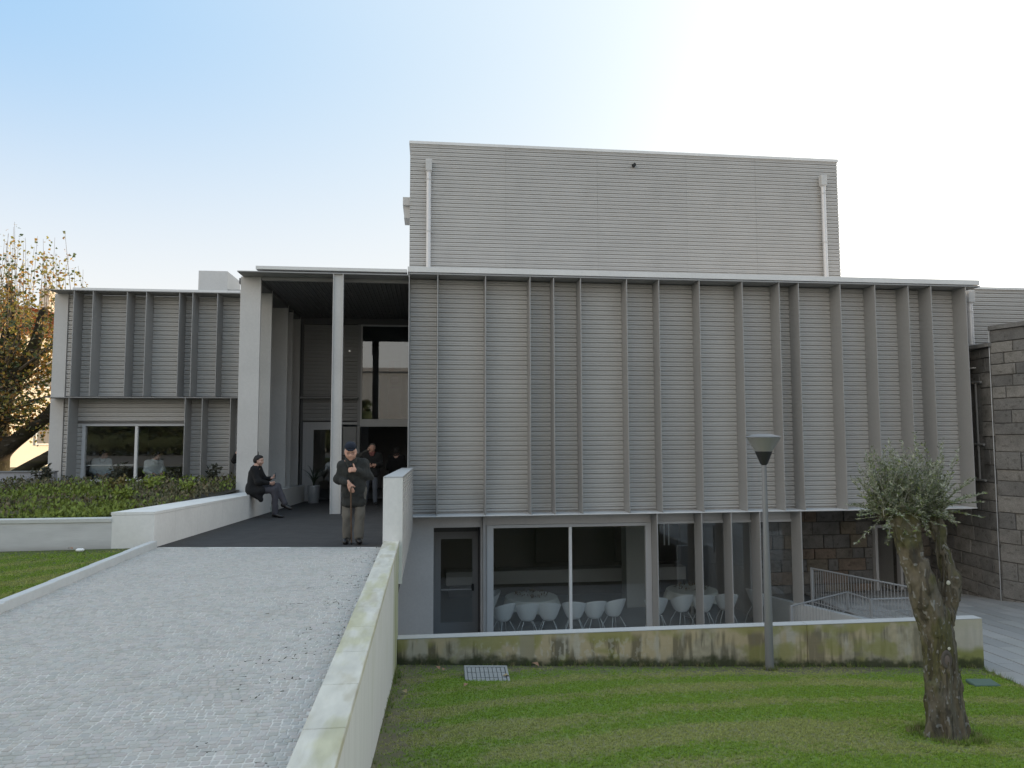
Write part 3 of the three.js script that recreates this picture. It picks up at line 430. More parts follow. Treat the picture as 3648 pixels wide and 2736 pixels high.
{
  // lower floor with the dining room, glazing at z = -18.52
  const zc = -18.52, F = -3.85;
  [5.85, 7.04, 7.84, 8.62, 9.76].forEach((x) => fin(x, F, -0.376, zc - 0.02, -18.0, 0.024));
  fin(1.40, F, -0.376, zc - 0.3, -18.3, 0.05);
  part('lower_wall', bx(-4.5, 0.13, -4.1, -0.38, -18.72, -18.5), M.plaster, B);
  part('lower_wall_001', merge([bx(0.13, 1.33, -0.70, -0.38, -18.7, -18.5), bx(1.33, 1.49, F, -0.38, -18.66, -18.52)]), M.plaster, B);
  part('door_recess', merge([bx(0.06, 0.13, F, -0.7, -19.6, -18.72), bx(1.33, 1.40, F, -0.7, -19.6, -18.66), bx(0.06, 1.4, F - 0.1, F, -19.7, -18.5), bx(0.06, 1.4, -0.7, -0.6, -19.7, -18.7), bx(0.06, 1.4, -0.95, -0.7, -19.62, -19.55)]), M.ceil, B);
  const d = grp('lower_door', B), zd = -19.55;
  part('frame', merge([bx(0.13, 0.33, F, -0.95, zd - 0.05, zd), bx(1.18, 1.33, F, -0.95, zd - 0.05, zd), bx(0.33, 1.18, -1.14, -0.95, zd - 0.05, zd), bx(0.33, 1.18, F, -3.35, zd - 0.05, zd)]), M.dframe, d);
  part('pane', bx(0.33, 1.18, -3.35, -1.14, zd - 0.03, zd - 0.02), M.glass, d); part('push_bar', bx(0.35, 1.2, -2.49, -2.47, zd, zd + 0.03), M.steel, d); part('handle', rbx(1.16, 1.22, -2.52, -2.34, zd, zd + 0.05, 0.01), M.black, d);
  const w = grp('dining_window', B);
  part('frame', merge([bx(1.49, 1.655, F, -0.66, zc - 0.04, zc + 0.05), bx(5.675, 5.83, F, -0.66, zc - 0.04, zc + 0.05), bx(1.655, 5.675, -0.735, -0.66, zc - 0.04, zc + 0.05)]), M.frame, w);
  part('head_panel', bx(1.49, 5.83, -0.655, -0.38, zc - 0.1, zc), M.plaster, w); part('mullion', rbx(3.625, 3.70, F, -0.735, zc - 0.04, zc + 0.06, 0.004), M.coping, w);
  part('pane', bx(1.655, 3.625, F, -0.735, zc - 0.01, zc), M.glass, w); part('pane', bx(3.70, 5.675, F, -0.735, zc - 0.01, zc), M.glass, w);
  const xs = [5.87, 7.04, 7.84, 8.62, 9.76];
  for (let i = 0; i < 4; i++) { const s = grp(nm('side_light', i), B); part('pane', bx(xs[i] + 0.02, xs[i + 1] - 0.02, F, -0.70, zc - 0.01, zc), M.glass, s); part('head_rail', merge([bx(xs[i] + 0.02, xs[i + 1] - 0.02, -0.70, -0.64, zc - 0.05, zc + 0.04), bx(xs[i] + 0.02, xs[i + 1] - 0.02, -0.64, -0.38, zc - 0.1, zc - 0.01)]), M.frame, s); }
  const r = grp('dining_room', B);
  part('floor', bx(0, 10, F - 0.12, F, -28, -18.5), M.floor, r); part('ceiling', bx(0, 9.76, -0.72, -0.62, -28, -18.62), M.whitewall, r);
  part('back_wall', bx(0, 10, F, -0.6, -27.2, -27), mat(0.42, 0.415, 0.41, { roughness: 0.9 }), r); part('side_wall', bx(-0.1, 0, F, -0.6, -28, -18.72), M.room, r); part('end_wall', merge([bx(9.70, 9.80, F, -0.7, -28, -21.0)]), M.room, r);
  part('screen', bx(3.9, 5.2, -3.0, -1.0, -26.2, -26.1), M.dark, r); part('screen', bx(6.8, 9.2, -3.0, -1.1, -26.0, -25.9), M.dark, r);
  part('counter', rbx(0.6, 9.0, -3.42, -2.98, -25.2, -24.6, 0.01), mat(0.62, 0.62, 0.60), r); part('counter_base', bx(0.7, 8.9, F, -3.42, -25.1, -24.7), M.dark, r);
  part('pillar', bx(6.3, 7.1, F, -0.7, -23.2, -22.6), M.pale, r);
  part('beam', bx(1.5, 9.7, -1.05, -0.72, -23.3, -22.9), mat(0.40, 0.42, 0.40), r);
}

// bridge parapet with clad outer face, right of the portal approach
{
  const w = thing('bridge_parapet', 'white ended parapet of the bridge with corrugated metal outer side', 'wall');
  const top = (z) => 1.02 + 0.0384 * 0.7 * (z + 10.8), bot = (z) => -0.53 + 0.022 * (-10.8 - z);
  const warp = (g) => { const p = g.attributes.position; for (let i = 0; i < p.count; i++) { const z = p.getZ(i); p.setY(i, p.getY(i) > 0.5 ? top(z) + (p.getY(i) - 1) : bot(z) + p.getY(i)); } g.computeVertexNormals(); return wuv(g); };
  part('wall_body', warp(bx(-0.672, -0.42, 0, 1, -18.0, -10.8)), M.whitewall, w);
  const s = sheet(0, 7.15, -0.50, 1.0, 0, -0.0384 * 0.7 * 7.15), p = s.attributes.position; for (let i = 0; i < p.count; i++) p.setXYZ(i, -0.392 + p.getZ(i), p.getY(i), -10.83 - p.getX(i));
  s.deleteAttribute('normal'); s.computeVertexNormals(); part('cladding_panel', s, M.clad, w);
  part('end_trim', warp(bx(-0.42, -0.386, 0, 1, -10.84, -10.803)), M.whitewall, w);
  part('coping', warp(bx(-0.672, -0.39, 1.003, 1.02, -18.0, -10.805)), mat(0.5, 0.5, 0.5, { map: mottle }), w);
}

// ---------------------------------------------------------------- stone house, yard and railings
{
  const st = tex(512, 512, (u, v) => { const a = pf(u, v, 6, 5, 60), b = pf(u, v, 90, 2, 71), c = smooth(0.62, 0.78, pf(u, v, 12, 4, 90)); const g = 0.8 * (0.6 + 0.75 * a) * (0.72 + 0.5 * b); return [mix(g, 0.22, 0.45 * c), mix(g * 0.98, 0.21, 0.45 * c), mix(g * 0.95, 0.16, 0.45 * c)]; }, { rep: [0.7, 0.7] });
  const so = { map: st, bumpMap: st, bumpScale: 0.02, roughness: 0.95 };
  const tone = [[0.25, 0.243, 0.235], [0.28, 0.268, 0.253], [0.215, 0.21, 0.204], [0.32, 0.305, 0.285], [0.265, 0.258, 0.248]].map((c) => mat(...c, so)), rust = [mat(0.32, 0.255, 0.205, so), mat(0.31, 0.27, 0.215, so), mat(0.29, 0.262, 0.23, so)], mortar = mat(0.19, 0.182, 0.17, so);
  const H = thing('stone_house', 'old house of big weathered granite blocks beside the metal clad building', 'building');
  // rows of blocks on a vertical face: origin o, direction along d, outward n
  function ashlar(o, d, n, len, y0, y1, tones, skip) {
    const w = grp('wall', H), L = [], q = new THREE.Quaternion().setFromRotationMatrix(new THREE.Matrix4().makeBasis(d, V(0, 1, 0), n));
    const back = new THREE.BoxGeometry(len, y1 - y0, 0.3); back.translate(len / 2, (y0 + y1) / 2, -0.19).applyQuaternion(q).translate(o.x, 0, o.z);
    if (!skip) part('mortar', wuv(back), mortar, w);
    let k = 0;
    for (let y = y0; y < y1 - 0.05;) {
      const h = Math.min(rr(0.28, 0.5), y1 - y < 0.6 ? y1 - y : 9);
      for (let x = 0; x < len - 0.03;) {
        let b = rr(0.3, 0.95); if (len - x - b < 0.25) b = len - x;
        const clip = skip && y < skip[3] && y + h > skip[2] && x < skip[1] && x + b > skip[0];
        let a0 = x, a1 = x + b; if (clip) { if (x < skip[0]) a1 = skip[0]; else if (x + b > skip[1]) a0 = skip[1]; else a1 = a0; }
        if (a1 - a0 > 0.06) { const pr = rr(-0.022, 0.02), g = new RoundedBoxGeometry(a1 - a0 - 0.018, h - 0.016, 0.16, 1, 0.018); const P = g.attributes.position; for (let i = 0; i < P.count; i++) P.setZ(i, P.getZ(i) + 0.022 * (n3(P.getX(i) * 6 + k, P.getY(i) * 6, k) - 0.5)); g.translate((a0 + a1) / 2, y + h / 2, -0.08 + pr).applyQuaternion(q).translate(o.x, 0, o.z); part(nm('stone', k++), wuv(g), tones[Math.floor(rnd() * tones.length)], w); }
        x += b;
      }
      y += h;
    }
    return w;
  }
  // wall under the overhang with the doorway
  const doorX = [13.93 - 9.9, 14.78 - 9.9];
  ashlar(V(9.9, 0, -21.3), V(1, 0, 0), V(0, 0, 1), 6.3, -3.45, -0.42, [tone[1], tone[4], tone[0], ...rust], [doorX[0], doorX[1], -3.5, -1.26]);
  part('mortar', merge([bx(9.9, 13.93, -3.9, -0.42, -21.6, -21.36), bx(14.78, 16.3, -3.9, -0.42, -21.6, -21.36), bx(13.93, 14.78, -1.26, -0.42, -21.6, -21.36)]), mortar, H);
  const dw = grp('doorway', H);
  part('frame', merge([bx(13.90, 13.99, -3.42, -1.2, -21.35, -21.17), bx(13.99, 14.72, -1.29, -1.2, -21.35, -21.17), bx(14.72, 14.80, -3.42, -1.2, -21.35, -21.17)]), mat(0.60, 0.585, 0.57, { roughness: 0.8 }), dw);
  part('step', merge([rbx(14.0, 15.2, -3.45, -3.34, -21.2, -20.9, 0.01), rbx(14.0, 15.2, -3.34, -3.22, -21.3, -21.05, 0.01)]), mat(0.42, 0.42, 0.41, so), dw);
  part('hall', merge([bx(13.7, 15, -3.45, -3.4, -25, -21.4), bx(13.6, 13.7, -3.4, -0.5, -25, -21.4), bx(15, 15.1, -3.4, -0.5, -25, -21.4), bx(13.7, 15, -3.4, -0.5, -25, -24.9), bx(13.7, 15, -0.6, -0.5, -25, -21.4)]), M.whitewall, H);
  // side return beside the clad building, then the long wall towards the viewer
  ashlar(V(15.86, 0, -21.5), V(-0.42, 0, 3.5).normalize(), V(-3.5, 0, -0.42).normalize().multiplyScalar(1), 3.58, -3.4, 4.05, tone);
  part('coping', rbx(15.30, 16.1, 4.05, 4.16, -21.4, -17.9, 0.01), tone[0], H);
  const cd = V(0.282, 0, 0.959), cn = V(-0.959, 0, 0.282);
  ashlar(V(15.40, 0, -17.95), cd, cn, 3.2, -3.1, 4.50, tone);
  { const g = rbx(0, 3.3, 4.50, 4.63, -0.5, 0.06, 0.01); g.applyMatrix4(new THREE.Matrix4().makeBasis(cd, V(0, 1, 0), cn)).translate(15.40, 0, -17.95); part('coping', g, tone[0], H); }
  part('wall_corner', rod(V(15.37, -3.0, -17.97), V(15.40, 4.5, -17.97), 0.012), M.steel, H);
  // barred opening in the return and pipes
  const bw = grp('barred_window', H); const bp = (t, o) => V(15.80 - 0.42 / 3.525 * t - 0.99 * o, 0, -21.0 + 3.5 / 3.525 * t - 0.12 * o);
  for (let i = 0; i < 5; i++) { const p = bp(1.1 + i * 0.34, 0.08); part(nm('bar', i), rod(V(p.x, 0.35, p.z), V(p.x, 3.1, p.z), 0.03, 0.03, 8), mat(0.24, 0.235, 0.225, { roughness: 0.7 }), bw); }
  for (const [i, y] of [[0, 0.35], [1, 1.35], [2, 3.1]]) { const a = bp(0.9, 0.08), b = bp(2.7, 0.08); part(nm('cross_bar', i), rod(V(a.x, y, a.z), V(b.x, y, b.z), 0.035, 0.035, 8), mat(0.24, 0.235, 0.225, { roughness: 0.7 }), bw); }
  { const a = bp(1.0, 0.022), b = bp(2.6, 0.022), c = V(0, 2.75, 0); part('opening_sheet', quad(V(a.x, 0.35, a.z), V(b.x, 0.35, b.z), V(b.x, 3.1, b.z), V(a.x, 3.1, a.z)), tone[0], bw); }  // flat stone-toned sheet added in place of an open recess behind the bars
  // unseen house body, with an invented taller storey that blocks the low sun
  const body = bx(0, 26, -3.2, 4.45, -6, -0.3); body.applyMatrix4(new THREE.Matrix4().makeBasis(cd, V(0, 1, 0), cn)).translate(15.40, 0, -17.95); part('house_body', body, tone[1], H);
  const tall = bx(3.3, 26, 4.4, 6.4, -6, -0.2); tall.applyMatrix4(new THREE.Matrix4().makeBasis(cd, V(0, 1, 0), cn)).translate(15.40, 0, -17.95); part('added_storey', tall, tone[3], H);

  // yard of long granite slabs that falls towards the buildings
  const yard = new THREE.Group(); yard.name = 'stone_yard'; yard.userData = { kind: 'structure' }; scene.add(yard);
  const inside = (x, z) => x > (z > -10.45 ? lawnEdge(z) : 8.7) - 0.05 && x < 19 && z > -21.2 && z < 0;
  part('bedding', quad(V(9.86, rampY(-10.6) - 0.03, -10.6), V(26, rampY(-10.6) - 0.03, -10.6), V(26, rampY(-21.5) - 0.03, -21.5), V(9.86, rampY(-21.5) - 0.03, -21.5)), mortar, yard);
  part('bedding', quad(V(8.65, rampY(-10.6) - 0.03, -10.6), V(9.86, rampY(-10.6) - 0.03, -10.6), V(9.86, rampY(-12.5) - 0.03, -12.5), V(8.65, rampY(-12.5) - 0.03, -12.5)), mortar, yard);
  part('bedding', quad(V(5.0, rampY(1) - 0.26, 1), V(26, rampY(1) - 0.03, 1), V(26, rampY(-10.6) - 0.03, -10.6), V(8.62, rampY(-10.6) - 0.03, -10.6)), mortar, yard);
  const sd = V(0.257, 0, -0.966), sp = V(0.966, 0, 0.257), sm = [[0.40, 0.385, 0.37], [0.46, 0.44, 0.42], [0.36, 0.35, 0.335], [0.43, 0.415, 0.39]].map((c) => mat(...c, { map: mottle, bumpMap: grain, bumpScale: 0.003, roughness: 0.85 }));
  const q = new THREE.Quaternion().setFromRotationMatrix(new THREE.Matrix4().makeBasis(sp, V(0, 1, 0), sd.clone().negate())), o = V(8.352, 0, -9.433), tilt = new THREE.Quaternion().setFromAxisAngle(V(1, 0, 0), 0); let k = 0; const rest = [];
  const gs = [0.8, 1.05, 1.3].map((l) => rbx(0.011, 0.369, -0.06, 0, -l + 0.007, -0.007, 0.006));
  const slope = new THREE.Quaternion().setFromUnitVectors(V(0, 1, 0), V(0, 1, -0.111).normalize());
  for (let r = 0; r < 30; r++) for (let t = -9 + rr(0, 1); t < 13;) {
    const li = Math.floor(rnd() * 3), l = [0.8, 1.05, 1.3][li], p = o.clone().addScaledVector(sp, r * 0.38).addScaledVector(sd, t), c = p.clone().addScaledVector(sd, l / 2).addScaledVector(sp, 0.19);
    if (inside(c.x, c.z) && (c.z > -10.7 ? c.x > lawnEdge(c.z) + 0.05 : c.z > -12.4 ? c.x > 8.75 : c.x > 9.95) && c.x < -1.12 * c.z + 1.5) {
      const m = part(nm('paving_slab', k++), gs[li], sm[Math.floor(rnd() * 4)], yard); m.quaternion.copy(slope).multiply(q); m.position.set(p.x, rampY(p.z) + rr(-0.002, 0.002), p.z);
    }
    t += l;
  }
  struct('terrace', quad(V(-5, -3.9, -10.6), V(9.9, -3.9, -10.6), V(9.9, -3.9, -18.6), V(-5, -3.9, -18.6)), sm[0]);
  struct('terrace_edge', bx(-5, 9.8, -3.9, -3.86, -18.52, -18.02), sm[1]);
  // bank walls of the yard towards the sunken terrace
  const rw = thing('yard_wall', 'sloping concrete edge under the railing of the stone yard', 'wall');
  { const g = bx(9.72, 9.9, 0, 1, -21.25, -12.5), p = g.attributes.position; for (let i = 0; i < p.count; i++) p.setY(i, p.getY(i) > 0.5 ? rampY(p.getZ(i)) + 0.06 : -3.95); g.computeVertexNormals(); part('wall_body', wuv(g), M.kerb, rw); part('wall_return', bx(8.65, 9.9, -3.95, rampY(-12.5) + 0.02, -12.68, -12.5), M.kerb, rw); }
  const RM = mat(0.40, 0.40, 0.40, { roughness: 0.45, metalness: 0.3 });
  function railing(name, label, pts, base, step, postAt) {
    const t = thing(name, label, 'railing'); let n = 0;
    for (let i = 0; i < pts.length - 1; i++) {
      const a = pts[i], b = pts[i + 1], L = a.distanceTo(b), N = Math.round(L / step);
      part(nm('top_rail', i), merge([rod(a, b, 0.019, 0.019, 8)]), RM, t);
      const la = V(a.x, base(a) + 0.1, a.z), lb = V(b.x, base(b) + 0.1, b.z); part(nm('bottom_rail', i), rod(la, lb, 0.014, 0.014, 6), RM, t);
      for (let j = 1; j < N; j++) { const p = a.clone().lerp(b, j / N), y = la.y + (lb.y - la.y) * j / N; part(nm('baluster', n++), rod(V(p.x, y, p.z), p, 0.0065, 0.0065, 6), RM, t); }
    }
    postAt.forEach((i, j) => { const p = pts[i]; part(nm('post', j), rbx(p.x - 0.025, p.x + 0.025, base(p), p.y + 0.01, p.z - 0.035, p.z + 0.035, 0.004), RM, t); });
    return t;
  }
  railing('guard_railing', 'grey railing with thin uprights sloping along the yard edge near the last window', [V(10.0, -1.86, -18.0), V(9.62, -1.42, -13.5)], (p) => rampY(p.z) + 0.03, 0.13, [0, 1]);
  railing('stair_railing', 'bent handrail with thin uprights in front of the doorway of the stone house', [V(8.2, -2.25, -15.7), V(10.3, -2.25, -16.9), V(10.4, -2.25, -16.1), V(11.5, -2.25, -16.1)], (p) => p.x < 9.7 ? -3.86 : rampY(p.z) + 0.02, 0.13, [0, 1, 2, 3]);
}

// ---------------------------------------------------------------- street lamp
{
  const x = 4.98, z = -10.22, y0 = lawnY(x, z) - 0.1, L = thing('street_lamp', 'slim grey street lamp with funnel shaped clear lantern on the lawn', 'street lamp', [x, 0, z]);
  const lt = (pts, s = 32) => wuv(new THREE.LatheGeometry(pts.map(([r, y]) => new THREE.Vector2(r, y)), s)), pm = mat(0.26, 0.26, 0.27, { roughness: 0.4, metalness: 0.2 });
  part('pole', lt([[0.0001, y0], [0.062, y0], [0.058, y0 + 0.9], [0.052, y0 + 1.5], [0.04, y0 + 2.3], [0.036, 1.17], [0.036, 1.21]], 20), pm, L);
  part('lamp_cup', lt([[0.0001, 1.19], [0.034, 1.19], [0.055, 1.215], [0.125, 1.39], [0.128, 1.395], [0.0001, 1.395]]), mat(0.03, 0.03, 0.032, { roughness: 0.5 }), L);
  part('lamp_shade', lt([[0.125, 1.396], [0.247, 1.60], [0.251, 1.603], [0.243, 1.603], [0.121, 1.397]]), new THREE.MeshPhysicalMaterial({ color: rgb(0.72, 0.72, 0.71), roughness: 0.28, transmission: 0.75, ior: 1.45, side: THREE.DoubleSide }), L);
  part('lamp_lid', lt([[0.0001, 1.66], [0.10, 1.66], [0.245, 1.622], [0.252, 1.61], [0.248, 1.603], [0.0001, 1.605]]), mat(0.21, 0.212, 0.215, { roughness: 0.6 }), L);
  part('lamp_tube', lt([[0.0001, 1.395], [0.018, 1.395], [0.022, 1.42], [0.04, 1.50], [0.03, 1.58], [0.0001, 1.60]], 16), mat(0.82, 0.82, 0.80, { roughness: 0.3 }), L);
}

// ---------------------------------------------------------------- olive tree
const leafGeo = (w, l, bend) => { const g = new THREE.BufferGeometry(); g.setAttribute('position', new THREE.BufferAttribute(new Float32Array([0, 0, 0, w / 2, l * 0.45, bend, 0, l * 0.5, bend * 0.4, 0, 0, 0, 0, l * 0.5, bend * 0.4, -w / 2, l * 0.45, bend, w / 2, l * 0.45, bend, 0, l, 0, 0, l * 0.5, bend * 0.4, 0, l * 0.5, bend * 0.4, 0, l, 0, -w / 2, l * 0.45, bend]), 3)); g.computeVertexNormals(); return wuv(g); };
const bark = tex(448, 512, (u, v) => { // u runs round the trunk, v over 2.2 m of height
  const w = fbm(u * 9, v * 6, 3, 3), r = fbm(u * 46 + 3 * w, v * 13 + 2 * w, 1, 4), fine = fbm(u * 120, v * 60, 4, 2), crack = smooth(0.40, 0.28, r), a = fbm(u * 7, v * 6, 14, 4), m = smooth(0.48, 0.62, fbm(u * 10, v * 7, 16, 4)), li = smooth(0.70, 0.76, fbm(u * 90, v * 48, 17, 2));
  let c = [0.125 + 0.05 * a, 0.115 + 0.035 * a, 0.103 + 0.0 * a].map((q) => q * (0.45 + 0.7 * r + 0.5 * fine)); c = c.map((q, k) => mix(q, [0.10, 0.10, 0.035][k] * (0.6 + 0.8 * fine), 0.75 * m)); c = c.map((q, k) => mix(q, [0.05, 0.043, 0.035][k], 0.6 * crack)); return c.map((q) => mix(q, 0.36, 0.7 * li)); }, { rep: [0.53, 0.45] });
{
  const X = 5.03, Z = -6.63, y0 = lawnY(X, Z), T = thing('olive_tree', 'pollarded olive tree with thick twisted trunk and sparse grey green crown', 'tree', [X, y0, Z]);
  const p = (cx, cy, z) => V((cx - 680) / 518 - 0.8 * z, (1510 - cy) / 518, z), S = (r) => r / 570;
  const tr = [
    [p(682, 1520, 0), p(668, 1230, 0), S(100), S(88)], [p(668, 1230, 0), p(650, 1000, 0), S(88), S(84)], [p(650, 1000, 0), p(600, 850, 0.02), S(84), S(76)], [p(600, 850, 0.02), p(560, 720, 0.03), S(74), S(68)], [p(560, 720, 0.03), p(505, 560, 0.02), S(62), S(52)], [p(505, 560, 0.02), p(460, 430, 0), S(54), S(52)],
    [p(700, 940, -0.02), p(722, 800, -0.03), S(46), S(56)], [p(722, 800, -0.03), p(735, 740, -0.02), S(56), S(50)], [p(735, 740, -0.02), p(695, 600, -0.04), S(42), S(40)], [p(695, 600, -0.04), p(665, 450, -0.05), S(40), S(36)], [p(665, 450, -0.05), p(650, 390, -0.05), S(36), S(32)],
    [p(560, 700, 0.06), p(548, 480, 0.06), S(34), S(30)], [p(548, 480, 0.06), p(540, 410, 0.05), S(34), S(40)], [p(600, 760, 0.1), p(596, 640, 0.11), S(38), S(28)], [p(655, 980, 0.07), p(690, 900, 0.05), S(50), S(40)],
    [p(600, 1510, 0.05), p(630, 1250, 0.06), S(40), S(40)], [p(765, 1515, 0.06), p(715, 1240, 0.05), S(38), S(38)], [p(690, 1530, 0.12), p(668, 1300, 0.1), S(40), S(36)], [p(670, 1525, -0.1), p(660, 1200, -0.06), S(60), S(50)],
    [p(460, 430, 0), p(430, 390, -0.02), S(44), S(36)], [p(470, 420, 0.05), p(480, 370, 0.06), S(42), S(34)], [p(430, 400, 0), p(385, 400, 0.05), S(30), S(22)], [p(500, 450, -0.05), p(575, 400, -0.06), S(34), S(30)],
  ];
  const g = nets(tr, 0.0125, 95, (x, y, z) => 0.03 * (fbm(x * 9 + y * 2.5, y * 3.2, z * 9 + 4, 3) - 0.5) + 0.07 * (fbm(x * 28 + y * 3, y * 6, z * 28, 3) - 0.5) + 0.03 * Math.max(0, Math.sin(Math.atan2(x, z) * 7 + y * 2.6 + 3 * n3(x * 3, y * 2, z * 3)) - 0.35), 0.055);
  part('trunk', g, mat(0.85, 0.82, 0.78, { map: bark, bumpMap: bark, bumpScale: 0.045, roughness: 0.95 }), T);
  const cut = (cx, cy, z, r) => { const o = part('pruned_scar', new THREE.SphereGeometry(r, 14, 8).scale(1, 1, 0.35), mat(0.55, 0.53, 0.46, { roughness: 0.9 }), T); o.position.copy(p(cx, cy, z)); };
  cut(723, 742, 0.093, 0.022); cut(712, 1056, 0.158, 0.016); { const o = part('knot_hole', new THREE.TorusGeometry(0.052, 0.02, 8, 20).scale(0.8, 1.25, 0.6), mat(0.10, 0.085, 0.075, { roughness: 1 }), T); o.position.copy(p(696, 1110, 0.15)); const h = part('knot_core', new THREE.SphereGeometry(0.045, 14, 10).scale(0.8, 1.25, 0.35), mat(0.16, 0.125, 0.11, { roughness: 1 }), T); h.position.copy(p(696, 1112, 0.148)); }
  // shoots and leaves
  const heads = [p(430, 385, 0), p(480, 370, 0.05), p(540, 400, 0.05), p(590, 395, -0.05), p(655, 390, -0.05), p(395, 395, 0.04)], tw = [], LM = [], LC = [], up = V(0, 1, 0);
  for (let i = 0; i < 360; i++) {
    const h = heads[i % 6], short = i > 84, a = rr(0, 6.283), out = short ? rr(0.1, 1.6) : rr(0.03, 0.8), droop = short && i % 3 === 0, d = V(Math.cos(a) * out + (h.x + 0.25) * 0.45, droop ? rr(-0.4, 0.45) : 1, Math.sin(a) * out * 0.9).normalize(), len = short ? rr(0.12, 0.52) : rr(0.36, 0.74) * (h.x > -0.2 ? 1.05 : 0.9); let q = h.clone().add(V(rr(-0.06, 0.06), rr(-0.03, 0.05), rr(-0.06, 0.06))); const n = 6; let r = short ? 0.0035 : 0.0055;
    for (let s = 0; s < n; s++) {
      const e = q.clone().addScaledVector(d, len / n); d.add(V(rr(-0.16, 0.16), short ? rr(-0.12, 0.12) : 0.10, rr(-0.16, 0.16))).normalize(); tw.push(rod(q, e, r, r * 0.86, 5)); r *= 0.86;
      const per = s < 1 && !short ? 3 : 11; for (let j = 0; j < per; j++) { const t = rnd(), pos = q.clone().lerp(e, t), az = rr(0, 6.283), dir = d.clone().multiplyScalar(rr(0.3, 1.2)).add(V(Math.cos(az), rr(-0.3, 0.6), Math.sin(az)).multiplyScalar(0.8)).normalize(); const Q = new THREE.Quaternion().setFromUnitVectors(up, dir).multiply(eul(0, rr(0, 6.28), 0)); LM.push(mtx(pos, Q, V(rr(0.8, 1.2), rr(0.7, 1.2), 1))); const w = rnd(), b = rr(0.75, 1.3); LC.push(w < 0.34 ? rgb(0.42 * b, 0.43 * b, 0.33 * b) : w < 0.44 ? rgb(0.21 * b, 0.28 * b, 0.06 * b) : rgb(0.185 * b, 0.21 * b, 0.12 * b)); }
      q = e;
    }
  }
  part('branches', merge(tw), mat(0.30, 0.29, 0.25, { roughness: 0.9 }), T);
  const lm = new THREE.MeshPhysicalMaterial({ color: rgb(1, 1, 1), roughness: 0.7, transmission: 0.25, side: THREE.DoubleSide });
  instanced('crown', leafGeo(0.012, 0.038, 0.003), lm, LM, T, LC);
}

